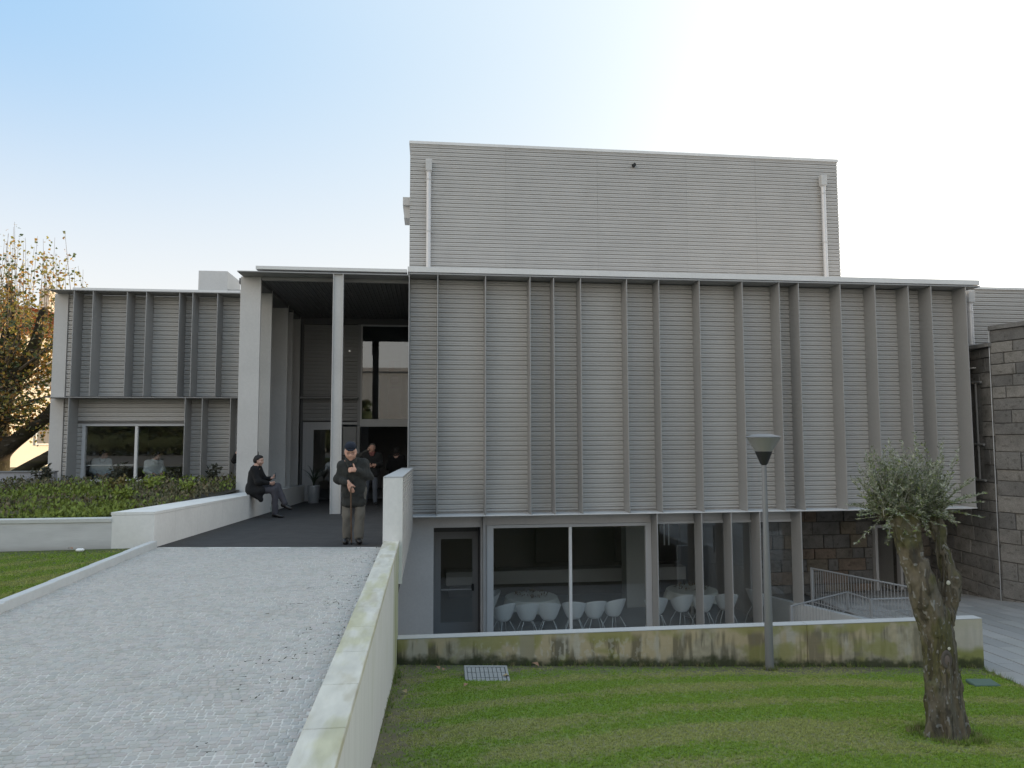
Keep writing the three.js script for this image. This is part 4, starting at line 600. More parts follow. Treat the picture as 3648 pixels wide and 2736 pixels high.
// ---------------------------------------------------------------- plane tree and houses on the far left
{
  const T = thing('plane_tree', 'large pollarded plane tree with yellowing leaves beyond the garden wall', 'tree', [-14.9, 0, -26.5]);
  const tr = [[V(0.1, -0.3, 0), V(0, 1.6, 0), 0.5, 0.4], [V(0, 1.6, 0), V(0.1, 3.0, 0), 0.4, 0.4], [V(0.1, 3.0, 0), V(1.2, 4.3, 0.2), 0.36, 0.24], [V(1.2, 4.3, 0.2), V(1.6, 6, 0.3), 0.22, 0.14], [V(0, 2.8, 0), V(-1.3, 4.4, 0.3), 0.36, 0.26], [V(-1.3, 4.4, 0.3), V(-1.8, 6.3, 0.2), 0.24, 0.14], [V(0, 3, 0), V(0.2, 5.2, -0.4), 0.36, 0.24], [V(0.2, 5.2, -0.4), V(0, 7, -0.5), 0.22, 0.12], [V(0.2, 1.0, 0.1), V(2.2, 2.6, 0.4), 0.26, 0.2], [V(2.2, 2.6, 0.4), V(3.4, 4.4, 0.5), 0.2, 0.12], [V(-0.1, 1.0, 0.1), V(-2.4, 2.2, 0.5), 0.28, 0.2], [V(-2.4, 2.2, 0.5), V(-3.6, 4.2, 0.5), 0.2, 0.12], [V(0.3, 0.0, 0.3), V(3.2, 1.6, 0.6), 0.22, 0.18]];
  part('trunk', nets(tr, 0.07, 10, (x, y, z) => 0.06 * (fbm(x * 3, y * 1.5, z * 3, 3) - 0.5)), mat(0.32, 0.29, 0.25, { map: bark, roughness: 0.95 }), T);
  const LM = [], LC = [], tw = [], up = V(0, 1, 0);
  const leaf = (pos, lo) => { const d = V(rr(-1, 1), rr(-1.1, 0.4), rr(-1, 1)).normalize(); LM.push(mtx(pos, new THREE.Quaternion().setFromUnitVectors(up, d).multiply(eul(0, rr(0, 6.28), 0)), rr(0.7, 1.25))); const w = rnd(), b = rr(0.7, 1.25); LC.push(w < 0.24 - 0.06 * lo ? rgb(0.55 * b, 0.31 * b, 0.06 * b) : w < 0.32 ? rgb(0.30 * b, 0.14 * b, 0.03 * b) : w < 0.64 ? rgb(0.38 * b, 0.32 * b, 0.05 * b) : rgb(0.085 * b, 0.12 * b, 0.03 * b)); };
  for (let i = 0; i < 95; i++) { // leafy boughs of the crown
    const a = rr(0, 6.28), R = rr(0.3, 3.4), c = V(Math.cos(a) * R, rr(1.9, 6.3 - R * 0.2), Math.sin(a) * R * 0.8), s = rr(0.5, 0.95), den = c.y < 4 ? 90 : 150;
    for (let j = 0; j < den; j++) leaf(c.clone().add(V(rr(-1, 1) + rr(-0.5, 0.5), rr(-0.8, 0.8), rr(-1, 1)).multiplyScalar(s)), c.y < 3.5 ? 1 : 0);
    tw.push(rod(V(c.x * 0.35, c.y * 0.62 + 0.8, c.z * 0.35), c, 0.05, 0.015, 5));
  }
  for (let i = 0; i < 110; i++) { // thin straight shoots above
    const a = rr(0, 6.28), R = rr(0.2, 3.3), q = V(Math.min(2.5, Math.cos(a) * R), rr(4.9, 6.0), Math.sin(a) * R * 0.8), e = q.clone().add(V(rr(-0.35, 0.25) - Math.max(0, q.x - 2.0), rr(1.6, 4.0) * (1 - R * 0.06), rr(-0.3, 0.3))); tw.push(rod(q, e, 0.014, 0.004, 4));
    for (let j = 0; j < 22; j++) { const t = Math.pow(rnd(), 0.7); leaf(q.clone().lerp(e, t).add(V(rr(-0.17, 0.17), rr(-0.1, 0.12), rr(-0.17, 0.17))), 0); }
  }
  part('branches', merge(tw), mat(0.16, 0.13, 0.10, { roughness: 0.9 }), T);
  const lm = new THREE.MeshPhysicalMaterial({ color: rgb(1, 1, 1), roughness: 0.75, transmission: 0.55, side: THREE.DoubleSide });
  instanced('crown', leafGeo(0.105, 0.12, 0.02), lm, LM, T, LC);

  const hm = mat(0.86, 0.77, 0.63, { map: mottle, roughness: 0.9 }), rm = [mat(0.42, 0.16, 0.07, { map: mottle }), mat(0.36, 0.14, 0.07, { map: mottle }), mat(0.47, 0.2, 0.09, { map: mottle })];
  function house(label, at, turn, w, d, h, rh) {
    const o = thing('cream_house', label, 'house', at, turn);
    part('wall', bx(-w / 2, w / 2, 0, h, -d / 2, d / 2), hm, o);
    const roof = grp('roof', o); let n = 0;
    for (const s of [-1, 1]) for (let i = 0; i < 14; i++) { const t0 = i / 14, t1 = (i + 1.25) / 14, e = 0.5, z0 = s * mix(d / 2 + e, 0, t0), z1 = s * mix(d / 2 + e, 0, Math.min(1, t1)), y0 = h + rh * t0 - 0.1, y1 = h + rh * Math.min(1, t1) - 0.1; const g = merge([...Array(22)].map((_, j) => { const a = -w / 2 - e + j * (w + 2 * e) / 22, t = new THREE.CylinderGeometry(0.17, 0.2, 1, 6, 1, true, -Math.PI / 2, Math.PI); const L = Math.hypot(z1 - z0, y1 - y0); t.scale((w + 2 * e) / 22 / 0.36, L, 0.5).rotateX(Math.PI / 2).rotateX(0); t.rotateX(-Math.atan2(y1 - y0, z0 - z1) * 1 + 0); return t.translate(a + (w + 2 * e) / 44, (y0 + y1) / 2 + 0.06, (z0 + z1) / 2); })); part(nm('tile_row', n++), g, rm[i % 3], roof); }
    part('gable', merge([-1, 1].map((s) => { const g = new THREE.BufferGeometry(), x = s * w / 2; g.setAttribute('position', new THREE.BufferAttribute(new Float32Array([x, h, -d / 2, x, h, d / 2, x, h + rh - 0.15, 0]), 3)); g.computeVertexNormals(); return g; })), hm, o);
    part('chimney', bx(w * 0.22, w * 0.22 + 0.9, h + rh * 0.4, h + rh + 1.3, -0.5, 0.4), hm, roof);
    for (const s of [1]) for (let f = 0; f < 2; f++) for (let i = -1; i <= 1; i++) { const x = i * w * 0.28, y = 1.2 + f * 3, win = grp('window', o); part('frame', bx(x - 0.6, x + 0.6, y, y + 1.5, d / 2, d / 2 + 0.06), M.whitewall, win); part('pane', bx(x - 0.5, x + 0.5, y + 0.1, y + 1.4, d / 2 + 0.04, d / 2 + 0.075), M.dark, win); }
    return o;
  }
  house('sunlit cream house with orange tiled roof glimpsed behind the plane tree', [-24.5, 0, -43], 1.05, 13, 10, 7.0, 2.3);
}

// ---------------------------------------------------------------- planting bed
{
  const LM = [], LC = [], up = V(0, 1, 0);
  for (let i = 0; i < 21000; i++) {
    const z = -11.6 - Math.pow(rnd(), 1.1) * 8.6, x = rr(Math.max(-0.66 * -z, -10.9), -4.76); if (rnd() > 0.35 + 0.9 * fbm(x * 1.1, z * 1.1, 5, 3)) continue;
    const far = smooth(-14, -19, z), h = Math.pow(rnd(), 1.7) * (0.06 + 0.16 * fbm(x * 2, z * 2, 7, 2) + 0.1 * far), a = rr(0, 6.28), t = rr(0.2, 1.3), d = V(Math.cos(a) * t, 1, Math.sin(a) * t).normalize();
    LM.push(mtx(V(x, 0.34 + h, z), new THREE.Quaternion().setFromUnitVectors(up, d).multiply(eul(0, rr(0, 6.28), 0)), rr(0.5, 1.25)));
    const b = rr(0.6, 1.3), p = fbm(x * 0.9 + 5, z * 0.9, 2, 3) + rr(-0.15, 0.15);
    LC.push(p > 0.55 - 0.1 + 0.1 * far ? rgb(0.165 * b, 0.21 * b, 0.032 * b) : rnd() < 0.5 ? rgb(0.17 * b, 0.14 * b, 0.075 * b) : rgb(0.10 * b, 0.105 * b, 0.048 * b));
  }
  const lm = mat(1, 1, 1, { roughness: 0.75 }), o = instanced('ground_cover', leafGeo(0.05, 0.085, 0.01), lm, LM, scene, LC); o.userData = { label: 'low mixed green and brownish ground cover filling the planting bed', category: 'ground cover', kind: 'stuff' };
  // taller single plants
  const spots = [[-5.2, -16.2, 0.34, 1, 'lime leaved bushy plant at the pale bench wall near the portal pier'], [-6.15, -16.9, 0.42, 1, 'tall lime leaved plant in the bed below the double window'], [-5.85, -14.6, 0.3, 1, 'bright green low plant halfway along the bench wall'], [-9.6, -15.2, 0.30, 1, 'yellow green tuft near the short pale wall end'], [-7.2, -17.6, 0.36, 2, 'yellow brown leafed plant in the middle of the bed'], [-8.0, -19.6, 0.55, 0, 'dark shrub standing before the white window sill'], [-9.9, -19.8, 0.6, 0, 'dark shrub at the corner where garden wall and building meet'], [-5.6, -19.6, 0.5, 0, 'dark shrub between the window and the portal pier'], [-6.6, -19.4, 0.42, 0, 'dark low shrub under the right window pane'], [-11.4, -19.2, 0.45, 0, 'brown stemmed shrub against the grey garden wall']];
  for (const [x, z, h, k, label] of spots) {
    const t = thing('leafy_plant', label, 'plant', [x, 0.32, z], 0), LM2 = [], LC2 = [], st = [];
    for (let i = 0; i < 9; i++) { const a = rr(0, 6.28), e = V(Math.cos(a) * rr(0.05, 0.26), h * rr(0.6, 1.1), Math.sin(a) * rr(0.05, 0.26)); st.push(rod(V(0, 0, 0), e, 0.006, 0.004, 5)); for (let j = 0; j < 16; j++) { const q = e.clone().multiplyScalar(rr(0.4, 1.05)), d = V(rr(-1, 1), rr(-0.3, 0.8), rr(-1, 1)).normalize(), b = rr(0.7, 1.25); LM2.push(mtx(q.add(V(rr(-0.04, 0.04), 0, rr(-0.04, 0.04))), new THREE.Quaternion().setFromUnitVectors(up, d).multiply(eul(0, rr(0, 6), 0)), rr(0.7, 1.2))); LC2.push(k === 1 ? rgb(0.21 * b, 0.26 * b, 0.04 * b) : k === 2 ? rgb(0.24 * b, 0.19 * b, 0.06 * b) : rgb(0.06 * b, 0.062 * b, 0.04 * b)); } }
    part('stem', merge(st), mat(0.12, 0.10, 0.05), t); instanced('foliage', leafGeo(0.06, 0.12, 0.015), lm, LM2, t, LC2);
  }
}

// ---------------------------------------------------------------- things on the lawn
{
  const g = thing('drain_cover', 'light grey slotted drain cover set in the lawn near the low wall', 'drain cover', [0.765, lawnY(0.765, -9.45) + 0.02, -9.45]); g.rotation.set(0.143, 0, 0); g.rotation.z = -0.043;
  const cm = mat(0.31, 0.315, 0.31, { map: mottle, bumpMap: grain, bumpScale: 0.004, roughness: 0.9 });
  part('frame', merge([rbx(-0.29, 0.29, -0.05, 0.01, -0.33, -0.29), rbx(-0.29, 0.29, -0.05, 0.01, 0.29, 0.33), rbx(-0.29, -0.255, -0.05, 0.01, -0.29, 0.29), rbx(0.255, 0.29, -0.05, 0.01, -0.29, 0.29)]), cm, g);
  part('tray', bx(-0.255, 0.255, -0.045, -0.02, -0.29, 0.29), cm, g);
  let n = 0; for (let i = 0; i < 9; i++) for (let j = 0; j < 4; j++) part(nm('grid_plate', n++), rbx(-0.25 + i * 0.0556 + 0.003, -0.25 + (i + 1) * 0.0556 - 0.004, -0.03, 0.004 + rr(-0.002, 0.002), -0.285 + j * 0.1425 + 0.004, -0.285 + (j + 1) * 0.1425 - 0.004, 0.004), cm, g);
  single('valve_cover', 'flat green valve cover in the grass near the paved yard', 'cover', wuv(new RoundedBoxGeometry(0.38, 0.05, 0.2, 2, 0.02).rotateX(0.14).rotateZ(-0.04).translate(7.47, lawnY(7.47, -9.12) + 0.02, -9.12)), mat(0.085, 0.14, 0.105, { roughness: 0.7, map: mottle }));
  const lf = leafGeo(0.09, 0.12, 0.03), lms = [mat(0.30, 0.17, 0.10, { roughness: 0.8 }), mat(0.34, 0.26, 0.14, { roughness: 0.8 })];
  [[0.161, -10.0, 0, 'curled brown leaf by the low wall beside the ramp parapet'], [0.246, -10.03, 0, 'crumpled brown leaf touching another near the low wall'], [0.846, -10.08, 1, 'tan leaf lying just behind the drain cover'], [1.572, -10.27, 0, 'brown leaf at the foot of the streaked wall'], [0.431, -8.86, 0, 'reddish brown leaf in front of the drain cover'], [-0.30, -8.6, 1, 'dry leaf at the foot of the ramp parapet'], [1.075, -9.5, 1, 'pale leaf beside the end of the drain cover'], [-5.1, -11.1, 0, 'brown leaf heap at the foot of the planter wall']].forEach(([x, z, k, label]) => { const o = single('fallen_leaf', label, 'leaf', lf, lms[k]); o.position.set(x, (x < -4 ? 0 : lawnY(x, z)) + 0.025, z); o.rotation.set(-1.4 + rr(-0.15, 0.15), rr(0, 6), rr(-0.3, 0.3), 'YXZ'); o.scale.setScalar(rr(0.7, 1.1)); });
  single('paper_scrap', 'small crumpled white paper scrap on the grass by the planter wall', 'litter', (() => { const q = new THREE.IcosahedronGeometry(0.04, 1), p = q.attributes.position; for (let i = 0; i < p.count; i++) p.setXYZ(i, p.getX(i) * 1.5, p.getY(i) * (0.4 + 0.5 * n3(p.getX(i) * 40, p.getZ(i) * 40, 1)), p.getZ(i)); q.computeVertexNormals(); return wuv(q); })(), mat(0.85, 0.85, 0.84)).position.set(-4.98, 0.02, -11.05);
}

// ---------------------------------------------------------------- dining room furniture, porch pots, hanging things
{
  const shell = (() => { const N = 36, K = 9, P = [], ix = [], at = (th, v, o) => { const c = 0.5 + 0.5 * Math.cos(th), h = 0.13 + 0.34 * Math.pow(c, 0.75), r = mix(0.135, 0.285, Math.pow(v, 0.6)) - o + 0.02 * v * c; return [r * Math.sin(th), 0.46 + h * v + (o && v < 0.2 ? o : 0), r * Math.cos(th) * 0.93 - 0.02 + 0.05 * v * c]; };
    for (const o of [0, 0.014]) for (let j = 0; j <= K; j++) for (let i = 0; i < N; i++) P.push(...at(i / N * 6.2832, o ? 1 - j / K : j / K, o));
    const rows = 2 * K + 2; for (let j = 0; j < rows - 1; j++) for (let i = 0; i < N; i++) { const a = j * N + i, b = j * N + (i + 1) % N; ix.push(a, b, a + N, b, b + N, a + N); }
    const c0 = P.length / 3; P.push(0, 0.455, 0, 0, 0.475, 0); for (let i = 0; i < N; i++) { ix.push(c0, (i + 1) % N, i); const a = (rows - 1) * N; ix.push(c0 + 1, a + i, a + (i + 1) % N); }
    const g = new THREE.BufferGeometry(); g.setAttribute('position', new THREE.BufferAttribute(new Float32Array(P), 3)); g.setIndex(ix); g.computeVertexNormals(); return g; })();
  const leg = (sx, sz) => merge([rod(V(sx * 0.11, 0.46, sz * 0.10), V(sx * 0.2, 0.24, sz * 0.19), 0.009, 0.008, 6), rod(V(sx * 0.2, 0.24, sz * 0.19), V(sx * 0.245, 0, sz * 0.23), 0.008, 0.007, 6)]);
  const c0 = thing('tub_chair', 'x', 'chair', [0, 0, 0], 0, 'white tub chairs in the dining room'); part('shell', wuv(shell), M.white, c0);
  [[-1, -1], [1, -1], [-1, 1], [1, 1]].forEach(([a, b], i) => part(nm('leg', i), leg(a, b), M.white, c0));
  const F = -3.85, chairs = [[2.02, -19.5, 0.5, 'white tub chair turned aside, first from the grey door'], [2.66, -19.45, 0.08, 'white tub chair in front of the laid table, next to the turned first one'], [3.24, -19.45, -0.1, 'white tub chair before the laid table, touching the white mullion'], [3.95, -19.5, -0.2, 'white tub chair just past the white mullion of the big window'], [4.52, -19.5, 0.1, 'white tub chair between two others in the wider half of the window'], [5.1, -19.65, 0.4, 'white tub chair turned aside by the end of the big window'], [6.32, -19.7, -0.12, 'white tub chair seen through the first narrow pane after the big window'], [7.14, -19.9, 0.25, 'white tub chair half hidden by a fin beside the second table'], [7.72, -19.8, -0.1, 'white tub chair in front of the second laid table'], [8.45, -19.9, -0.15, 'white tub chair half hidden by a fin past the second table'], [1.72, -20.8, 1.7, 'white tub chair partly hidden behind the first window frame'], [9.55, -20.2, -1.2, 'pale tub chair seen from its side beyond the lamp post']];
  chairs.forEach(([x, z, r, label], i) => { if (!i) { c0.position.set(x, F, z); c0.rotation.y = r; c0.userData.label = label; c0.scale.setScalar(1.12); } else copyOf(c0, [x, F, z], r, label, 1.12); });
  const cloth = (R, h) => { const N = 96, P = [], ix = []; const ring = [[0, 0], [R * 0.6, 0], [R, 0], [R + 0.012, -0.012], [R + 0.03, -h * 0.3], [R + 0.05, -h * 0.65], [R + 0.07, -h]]; ring.forEach(([r, y], k) => { for (let i = 0; i < N; i++) { const t = i / N * 6.2832, w = k < 4 ? 0 : (k - 3) / 3; const f = 1 + w * 0.085 * Math.sin(t * 11 + 1.3 * Math.sin(t * 3)), dr = k === 6 ? 0.05 * Math.sin(t * 4) : 0; P.push(r * f * Math.cos(t), y + dr, r * f * Math.sin(t)); } }); for (let k = 0; k < ring.length - 1; k++) for (let i = 0; i < N; i++) { const a = k * N + i, b = k * N + (i + 1) % N; ix.push(a, b, a + N, b, b + N, a + N); } const g = new THREE.BufferGeometry(); g.setAttribute('position', new THREE.BufferAttribute(new Float32Array(P), 3)); g.setIndex(ix); g.computeVertexNormals(); return wuv(g); };
  const t0 = thing('round_table', 'round dining table behind the first three chairs of the big window', 'table', [3.0, F, -21.1]);
  part('tabletop', new THREE.CylinderGeometry(0.74, 0.74, 0.03, 48).translate(0, 0.765, 0), M.pale, t0); part('pedestal', wuv(new THREE.LatheGeometry([[0.0001, 0], [0.3, 0], [0.3, 0.02], [0.05, 0.06], [0.045, 0.75]].map(([a, b]) => new THREE.Vector2(a, b)), 24)), M.steel, t0);
  copyOf(t0, [8.0, F, -21.4], 0, 'round dining table behind the narrow panes between the fins');
  const tc = single('tablecloth', 'draped off white tablecloth on the table of the big window', 'tablecloth', cloth(0.755, 0.3), M.cloth); tc.position.set(3.0, F + 0.785, -21.1);
  const tc2 = copyOf(tc, [8.0, F + 0.785, -21.4], 0.6, 'draped off white tablecloth on the table behind the narrow panes');
  const gar = (x, z, label) => { const L = []; for (let i = 0; i < 70; i++) { const a = rr(0, 6.28), r = 0.38 + rr(-0.12, 0.12), l = leafGeo(0.05, 0.1, 0.012); l.rotateX(rr(-1.3, 1.3)).rotateY(rr(0, 6)).translate(r * Math.cos(a), rr(0.02, 0.07), r * Math.sin(a)); L.push(l); } const o = single('leaf_garland', label, 'garland', merge(L), mat(0.17, 0.12, 0.06, { roughness: 0.9 })); o.position.set(x, F + 0.79, z); };
  gar(3.0, -21.1, 'ring of brown leaves laid on the tablecloth of the big window'); gar(8.0, -21.4, 'ring of brown leaves on the tablecloth behind the narrow panes');
  const pl = thing('pendant_lamp', 'pair of slim pale cylinders hanging inside the first narrow pane', 'pendant lamp', [7.3, 0, -21.6]);
  for (const [i, x] of [[0, -0.07], [1, 0.07]]) part(nm('lamp_body', i), merge([rod(V(x, -0.72, 0), V(x, -1.1, 0), 0.004), rod(V(x, -1.1, 0), V(x, -1.75, 0), 0.018, 0.022)]), M.white, pl);
  // porch: metal planters with dark plants beside the entrance
  const pot = thing('metal_planter', 'tall metal planter with dark arching leaves beside the entrance door', 'planter', [-3.62, deckY(-23.5), -23.3]);
  part('pot', wuv(new THREE.LatheGeometry([[0.0001, 0], [0.16, 0], [0.19, 0.55], [0.2, 0.56], [0.18, 0.56], [0.17, 0.5], [0.0001, 0.5]].map(([a, b]) => new THREE.Vector2(a, b)), 28)), M.steel, pot);
  { const L = []; for (let i = 0; i < 26; i++) { const a = rr(0, 6.28), h = rr(0.6, 1.1), o = rr(0.25, 0.5); let q = V(0, 0.5, 0); for (let s = 1; s <= 5; s++) { const t = s / 5, e = V(Math.cos(a) * o * t * t, 0.5 + h * (t - 0.35 * t * t), Math.sin(a) * o * t * t); L.push(rod(q, e, 0.014 * (1.2 - t), 0.014 * (1.05 - t), 4)); q = e; } } part('plant', merge(L), mat(0.03, 0.045, 0.025, { roughness: 0.6 }), pot); }
  copyOf(pot, [-2.75, deckY(-23.9), -24.0], 1.4, 'second metal planter hidden partly behind the steel column', 0.8);
  const bn = thing('hanging_banner', 'narrow pale banner with a violet round emblem hanging behind the porch glass', 'banner', [-1.22, 0, -25.4]);
  const bt = (() => { const c = document.createElement('canvas'); c.width = 128; c.height = 512; const x = c.getContext('2d'); x.fillStyle = '#7d7e82'; x.fillRect(0, 0, 128, 512); x.fillStyle = '#8d5a63'; x.fillRect(0, 0, 60, 90); x.fillStyle = '#6a4470'; x.beginPath(); x.arc(64, 170, 46, 0, 7); x.fill(); x.fillRect(20, 226, 88, 16); x.strokeStyle = '#c9a9cf'; x.lineWidth = 7; for (const a of [42, 64, 86]) { x.beginPath(); x.arc(a, 158, 10, Math.PI, 0); x.stroke(); x.beginPath(); x.moveTo(a - 10, 158); x.lineTo(a - 10, 188); x.moveTo(a + 10, 158); x.lineTo(a + 10, 188); x.stroke(); } const t = new THREE.CanvasTexture(c); t.colorSpace = THREE.SRGBColorSpace; return t; })();
  { const g = new THREE.BoxGeometry(0.42, 2.1, 0.012).translate(0, 3.25, 0); part('cloth', g, new THREE.MeshStandardMaterial({ map: bt, roughness: 0.9 }), bn); part('rod', rod(V(-0.24, 4.31, 0), V(0.24, 4.31, 0), 0.014), M.steel, bn); bn.rotation.z = 0.0; }
  const bo = thing('bottle', 'small clear glass bottle standing on the grey ledge behind the sitting man', 'bottle', [-3.9, deckY(-18.6), -18.6]);
  part('glass', wuv(new THREE.LatheGeometry([[0.0001, 0], [0.035, 0], [0.036, 0.15], [0.014, 0.2], [0.013, 0.24], [0.0001, 0.24]].map(([a, b]) => new THREE.Vector2(a, b)), 18)), new THREE.MeshPhysicalMaterial({ color: rgb(0.8, 0.85, 0.83), transmission: 1, roughness: 0.05, side: THREE.DoubleSide }), bo); part('cap', new THREE.CylinderGeometry(0.016, 0.016, 0.03, 12).translate(0, 0.25, 0), M.black, bo);
}
// surroundings behind the viewer that the glass mirrors: a hedge of dark trees and a long house
{
  const h = thing('street_house', 'long pale house across the street behind the viewer', 'house', [0, 0, 30]); part('wall', bx(-40, 40, -0.2, 8.6, -0.2, 6), mat(0.40, 0.42, 0.45, { map: mottle, roughness: 0.9 }), h); part('roof', bx(-40.4, 40.4, 8.6, 9.0, -0.6, 6.4), mat(0.36, 0.36, 0.37), h);
  struct('street', quad(V(-60, -0.03, 3), V(-60, -0.03, 60), V(60, -0.03, 60), V(60, -0.03, 3)), mat(0.16, 0.16, 0.155, { map: mottle, roughness: 0.9 }));
  const hd = thing('dark_hedge', 'tall dark evergreen hedge across the street behind the viewer', 'hedge', [-14, 0, 24]); const L = [], C = [], up = V(0, 1, 0);
  for (let i = 0; i < 9000; i++) { const p = V(rr(-16, 8), Math.pow(rnd(), 0.8) * 5.2, rr(-0.9, 0.9)); L.push(mtx(p, new THREE.Quaternion().setFromUnitVectors(up, V(rr(-1, 1), rr(-0.6, 1), rr(-1, 1)).normalize()), rr(0.8, 1.6))); C.push(rgb(0.03 + 0.02 * rnd(), 0.045 + 0.02 * rnd(), 0.02)); }
  part('core', nets([[V(-16, 1.2, 0), V(8, 1.2, 0), 0.8, 0.8], [V(-16, 3.4, 0), V(8, 3.4, 0), 0.7, 0.7]], 0.3, 6), mat(0.06, 0.08, 0.035), hd); instanced('foliage', leafGeo(0.3, 0.36, 0.05), mat(1, 1, 1), L, hd, C);
}

// ---------------------------------------------------------------- people
const SK = mat(0.50, 0.31, 0.24, { roughness: 0.6 });
function figure(label, at, turn, P) {
  const o = thing('person', label, 'person', at, turn), C = (a, b, r1, r2) => [V(...a), V(...b), r1, r2 ?? r1], v = (a) => V(...a), ad = (a, b, s = 1) => [a[0] + b[0] * s, a[1] + b[1] * s, a[2] + b[2] * s], lerp3 = (a, b, t) => [mix(a[0], b[0], t), mix(a[1], b[1], t), mix(a[2], b[2], t)];
  const skin = P.skin ?? SK, lod = P.lod ?? 1;
  // body under the clothes, one surface with head and hands
  const core = [C(P.pelvis, P.chest, 0.1, 0.11), C(P.chest, P.neck, 0.10, 0.055), C(P.neck, P.head, 0.052, 0.055)];
  for (const s of [0, 1]) core.push(C(P.sh[s], P.el[s], 0.05, 0.04), C(P.el[s], P.wr[s], 0.042, 0.027), C(P.neck, P.sh[s], 0.05, 0.05), C(P.hip[s], P.kn[s], 0.075, 0.055), C(P.kn[s], P.an[s], 0.055, 0.035), C(P.pelvis, P.hip[s], 0.09, 0.08));
  const geos = [nets(core, 0.024, 50)];
  const f = v(P.look).normalize(), r = V(0, 1, 0).cross(f).normalize().applyAxisAngle(f, P.tilt ?? 0), u = f.clone().cross(r).normalize(), h = v(P.head), hp = (a, b, c) => h.clone().addScaledVector(r, a).addScaledVector(u, b).addScaledVector(f, c), hc = (a, b, r1, r2) => [hp(...a), hp(...b), r1, r2 ?? r1];
  geos.push(nets([hc([0, 0.03, -0.025], [0, 0.03, 0.012], 0.083, 0.078), hc([-0.02, -0.035, 0.03], [0.02, -0.035, 0.03], 0.058), hc([0, -0.06, 0.035], [0, -0.088, 0.058], 0.045, 0.03), hc([0, 0.012, 0.088], [0, -0.028, 0.108], 0.009, 0.014), hc([-0.02, -0.03, 0.094], [0.02, -0.03, 0.094], 0.008), hc([-0.045, 0.03, 0.068], [0.045, 0.03, 0.068], 0.017), hc([-0.045, -0.025, 0.06], [-0.03, -0.03, 0.07], 0.024), hc([0.045, -0.025, 0.06], [0.03, -0.03, 0.07], 0.024), hc([-0.082, 0.015, -0.008], [-0.08, -0.025, 0.0], 0.014, 0.011), hc([0.082, 0.015, -0.008], [0.08, -0.025, 0.0], 0.014, 0.011), hc([-0.018, -0.056, 0.084], [0.018, -0.056, 0.084], 0.009), hc([0, -0.05, -0.02], [0, -0.14, -0.03], 0.052, 0.052)], 0.0045 * lod, 130));
  for (const s of [0, 1]) {
    const H = P.hand?.[s]; if (!H) continue;
    const d = v(H.d).normalize(), n0 = v(H.n), n = n0.addScaledVector(d, -n0.dot(d)).normalize(), sd = d.clone().cross(n).multiplyScalar(H.flip ?? 1), w = v(P.wr[s]), q = (a, b, c) => w.clone().addScaledVector(sd, a).addScaledVector(d, b).addScaledVector(n, c), L = [];
    L.push([q(0, -0.02, 0), q(0, 0.03, 0), 0.024, 0.024]); for (const a of [-0.026, -0.009, 0.009, 0.026]) L.push([q(a * 0.6, 0.015, 0), q(a, 0.078, 0.002), 0.016, 0.0125]);
    [[-0.029, 0.036, 0.8], [-0.0095, 0.044, 1], [0.0095, 0.047, 1], [0.028, 0.041, 0.95]].forEach(([a, l, k]) => { let p = q(a, 0.08, 0.002), ang = (H.curl ?? 0.4) * 0.7; const e = [l, l * 0.62, l * 0.5]; e.forEach((x, i) => { const e1 = p.clone().addScaledVector(d, Math.cos(ang) * x).addScaledVector(n, Math.sin(ang) * x); L.push([p, e1, 0.0098 - i * 0.001, 0.0088 - i * 0.001]); p = e1; ang += H.curl ?? 0.4; }); });
    const t = H.thumb ?? [0.6, 0.75, 0.35]; let p = q(0.022, 0.03, 0.006), dir = sd.clone().multiplyScalar(t[0]).addScaledVector(d, t[1]).addScaledVector(n, t[2]).normalize(); const e1 = p.clone().addScaledVector(dir, 0.045), e2 = e1.clone().addScaledVector(dir, 0.03).addScaledVector(d, 0.004); L.push([p, e1, 0.015, 0.0115], [e1, e2, 0.011, 0.009]);
    geos.push(nets(L, 0.0042 * lod, 240));
  }
  part('body', merge(geos), skin, o);
  for (const s of [-1, 1]) { const e = part('eye', new THREE.SphereGeometry(0.0105, 10, 8), M.eye ??= mat(0.10, 0.07, 0.06, { roughness: 0.2 }), o); e.position.copy(hp(s * 0.031, 0.008, 0.078)); }
  part('mouth', nets([hc([-0.02, -0.056, 0.0885], [0.02, -0.056, 0.0885], 0.0045)], 0.003, 300), M.lip ??= mat(0.30, 0.13, 0.11), o);
  const cloth = (am, fq) => (x, y, z) => am * (fbm(x * fq, y * fq * 0.7, z * fq + 7, 3) - 0.5);
  if (P.hair) part('hair', nets(P.hair.full === false ? [hc([-0.075, -0.01, -0.035], [-0.07, 0.03, -0.02], 0.022), hc([0.075, -0.01, -0.035], [0.07, 0.03, -0.02], 0.022), hc([-0.05, -0.02, -0.075], [0.05, -0.02, -0.075], 0.04), hc([0, 0.03, -0.07], [0, 0.0, -0.08], 0.05)] : [hc([0, 0.042, -0.032], [0, 0.05, 0.0], 0.086, 0.078), hc([-0.03, 0.015, -0.055], [0.03, 0.015, -0.055], 0.06), hc([-0.045, 0.082, 0.04], [0.03, 0.09, 0.04], 0.017, 0.02), hc([0.055, 0.075, 0.03], [0.068, 0.05, 0.03], 0.016, 0.012), hc([-0.077, 0.045, -0.005], [-0.078, -0.012, -0.022], 0.02, 0.014), hc([0.077, 0.045, -0.005], [0.078, -0.012, -0.022], 0.02, 0.014), hc([-0.05, -0.01, -0.06], [0.05, -0.01, -0.06], 0.045), hc([-0.03, -0.035, -0.072], [0.03, -0.035, -0.072], 0.038)], 0.006 * lod, 90, cloth(0.008, 60)), P.hair.m, o);
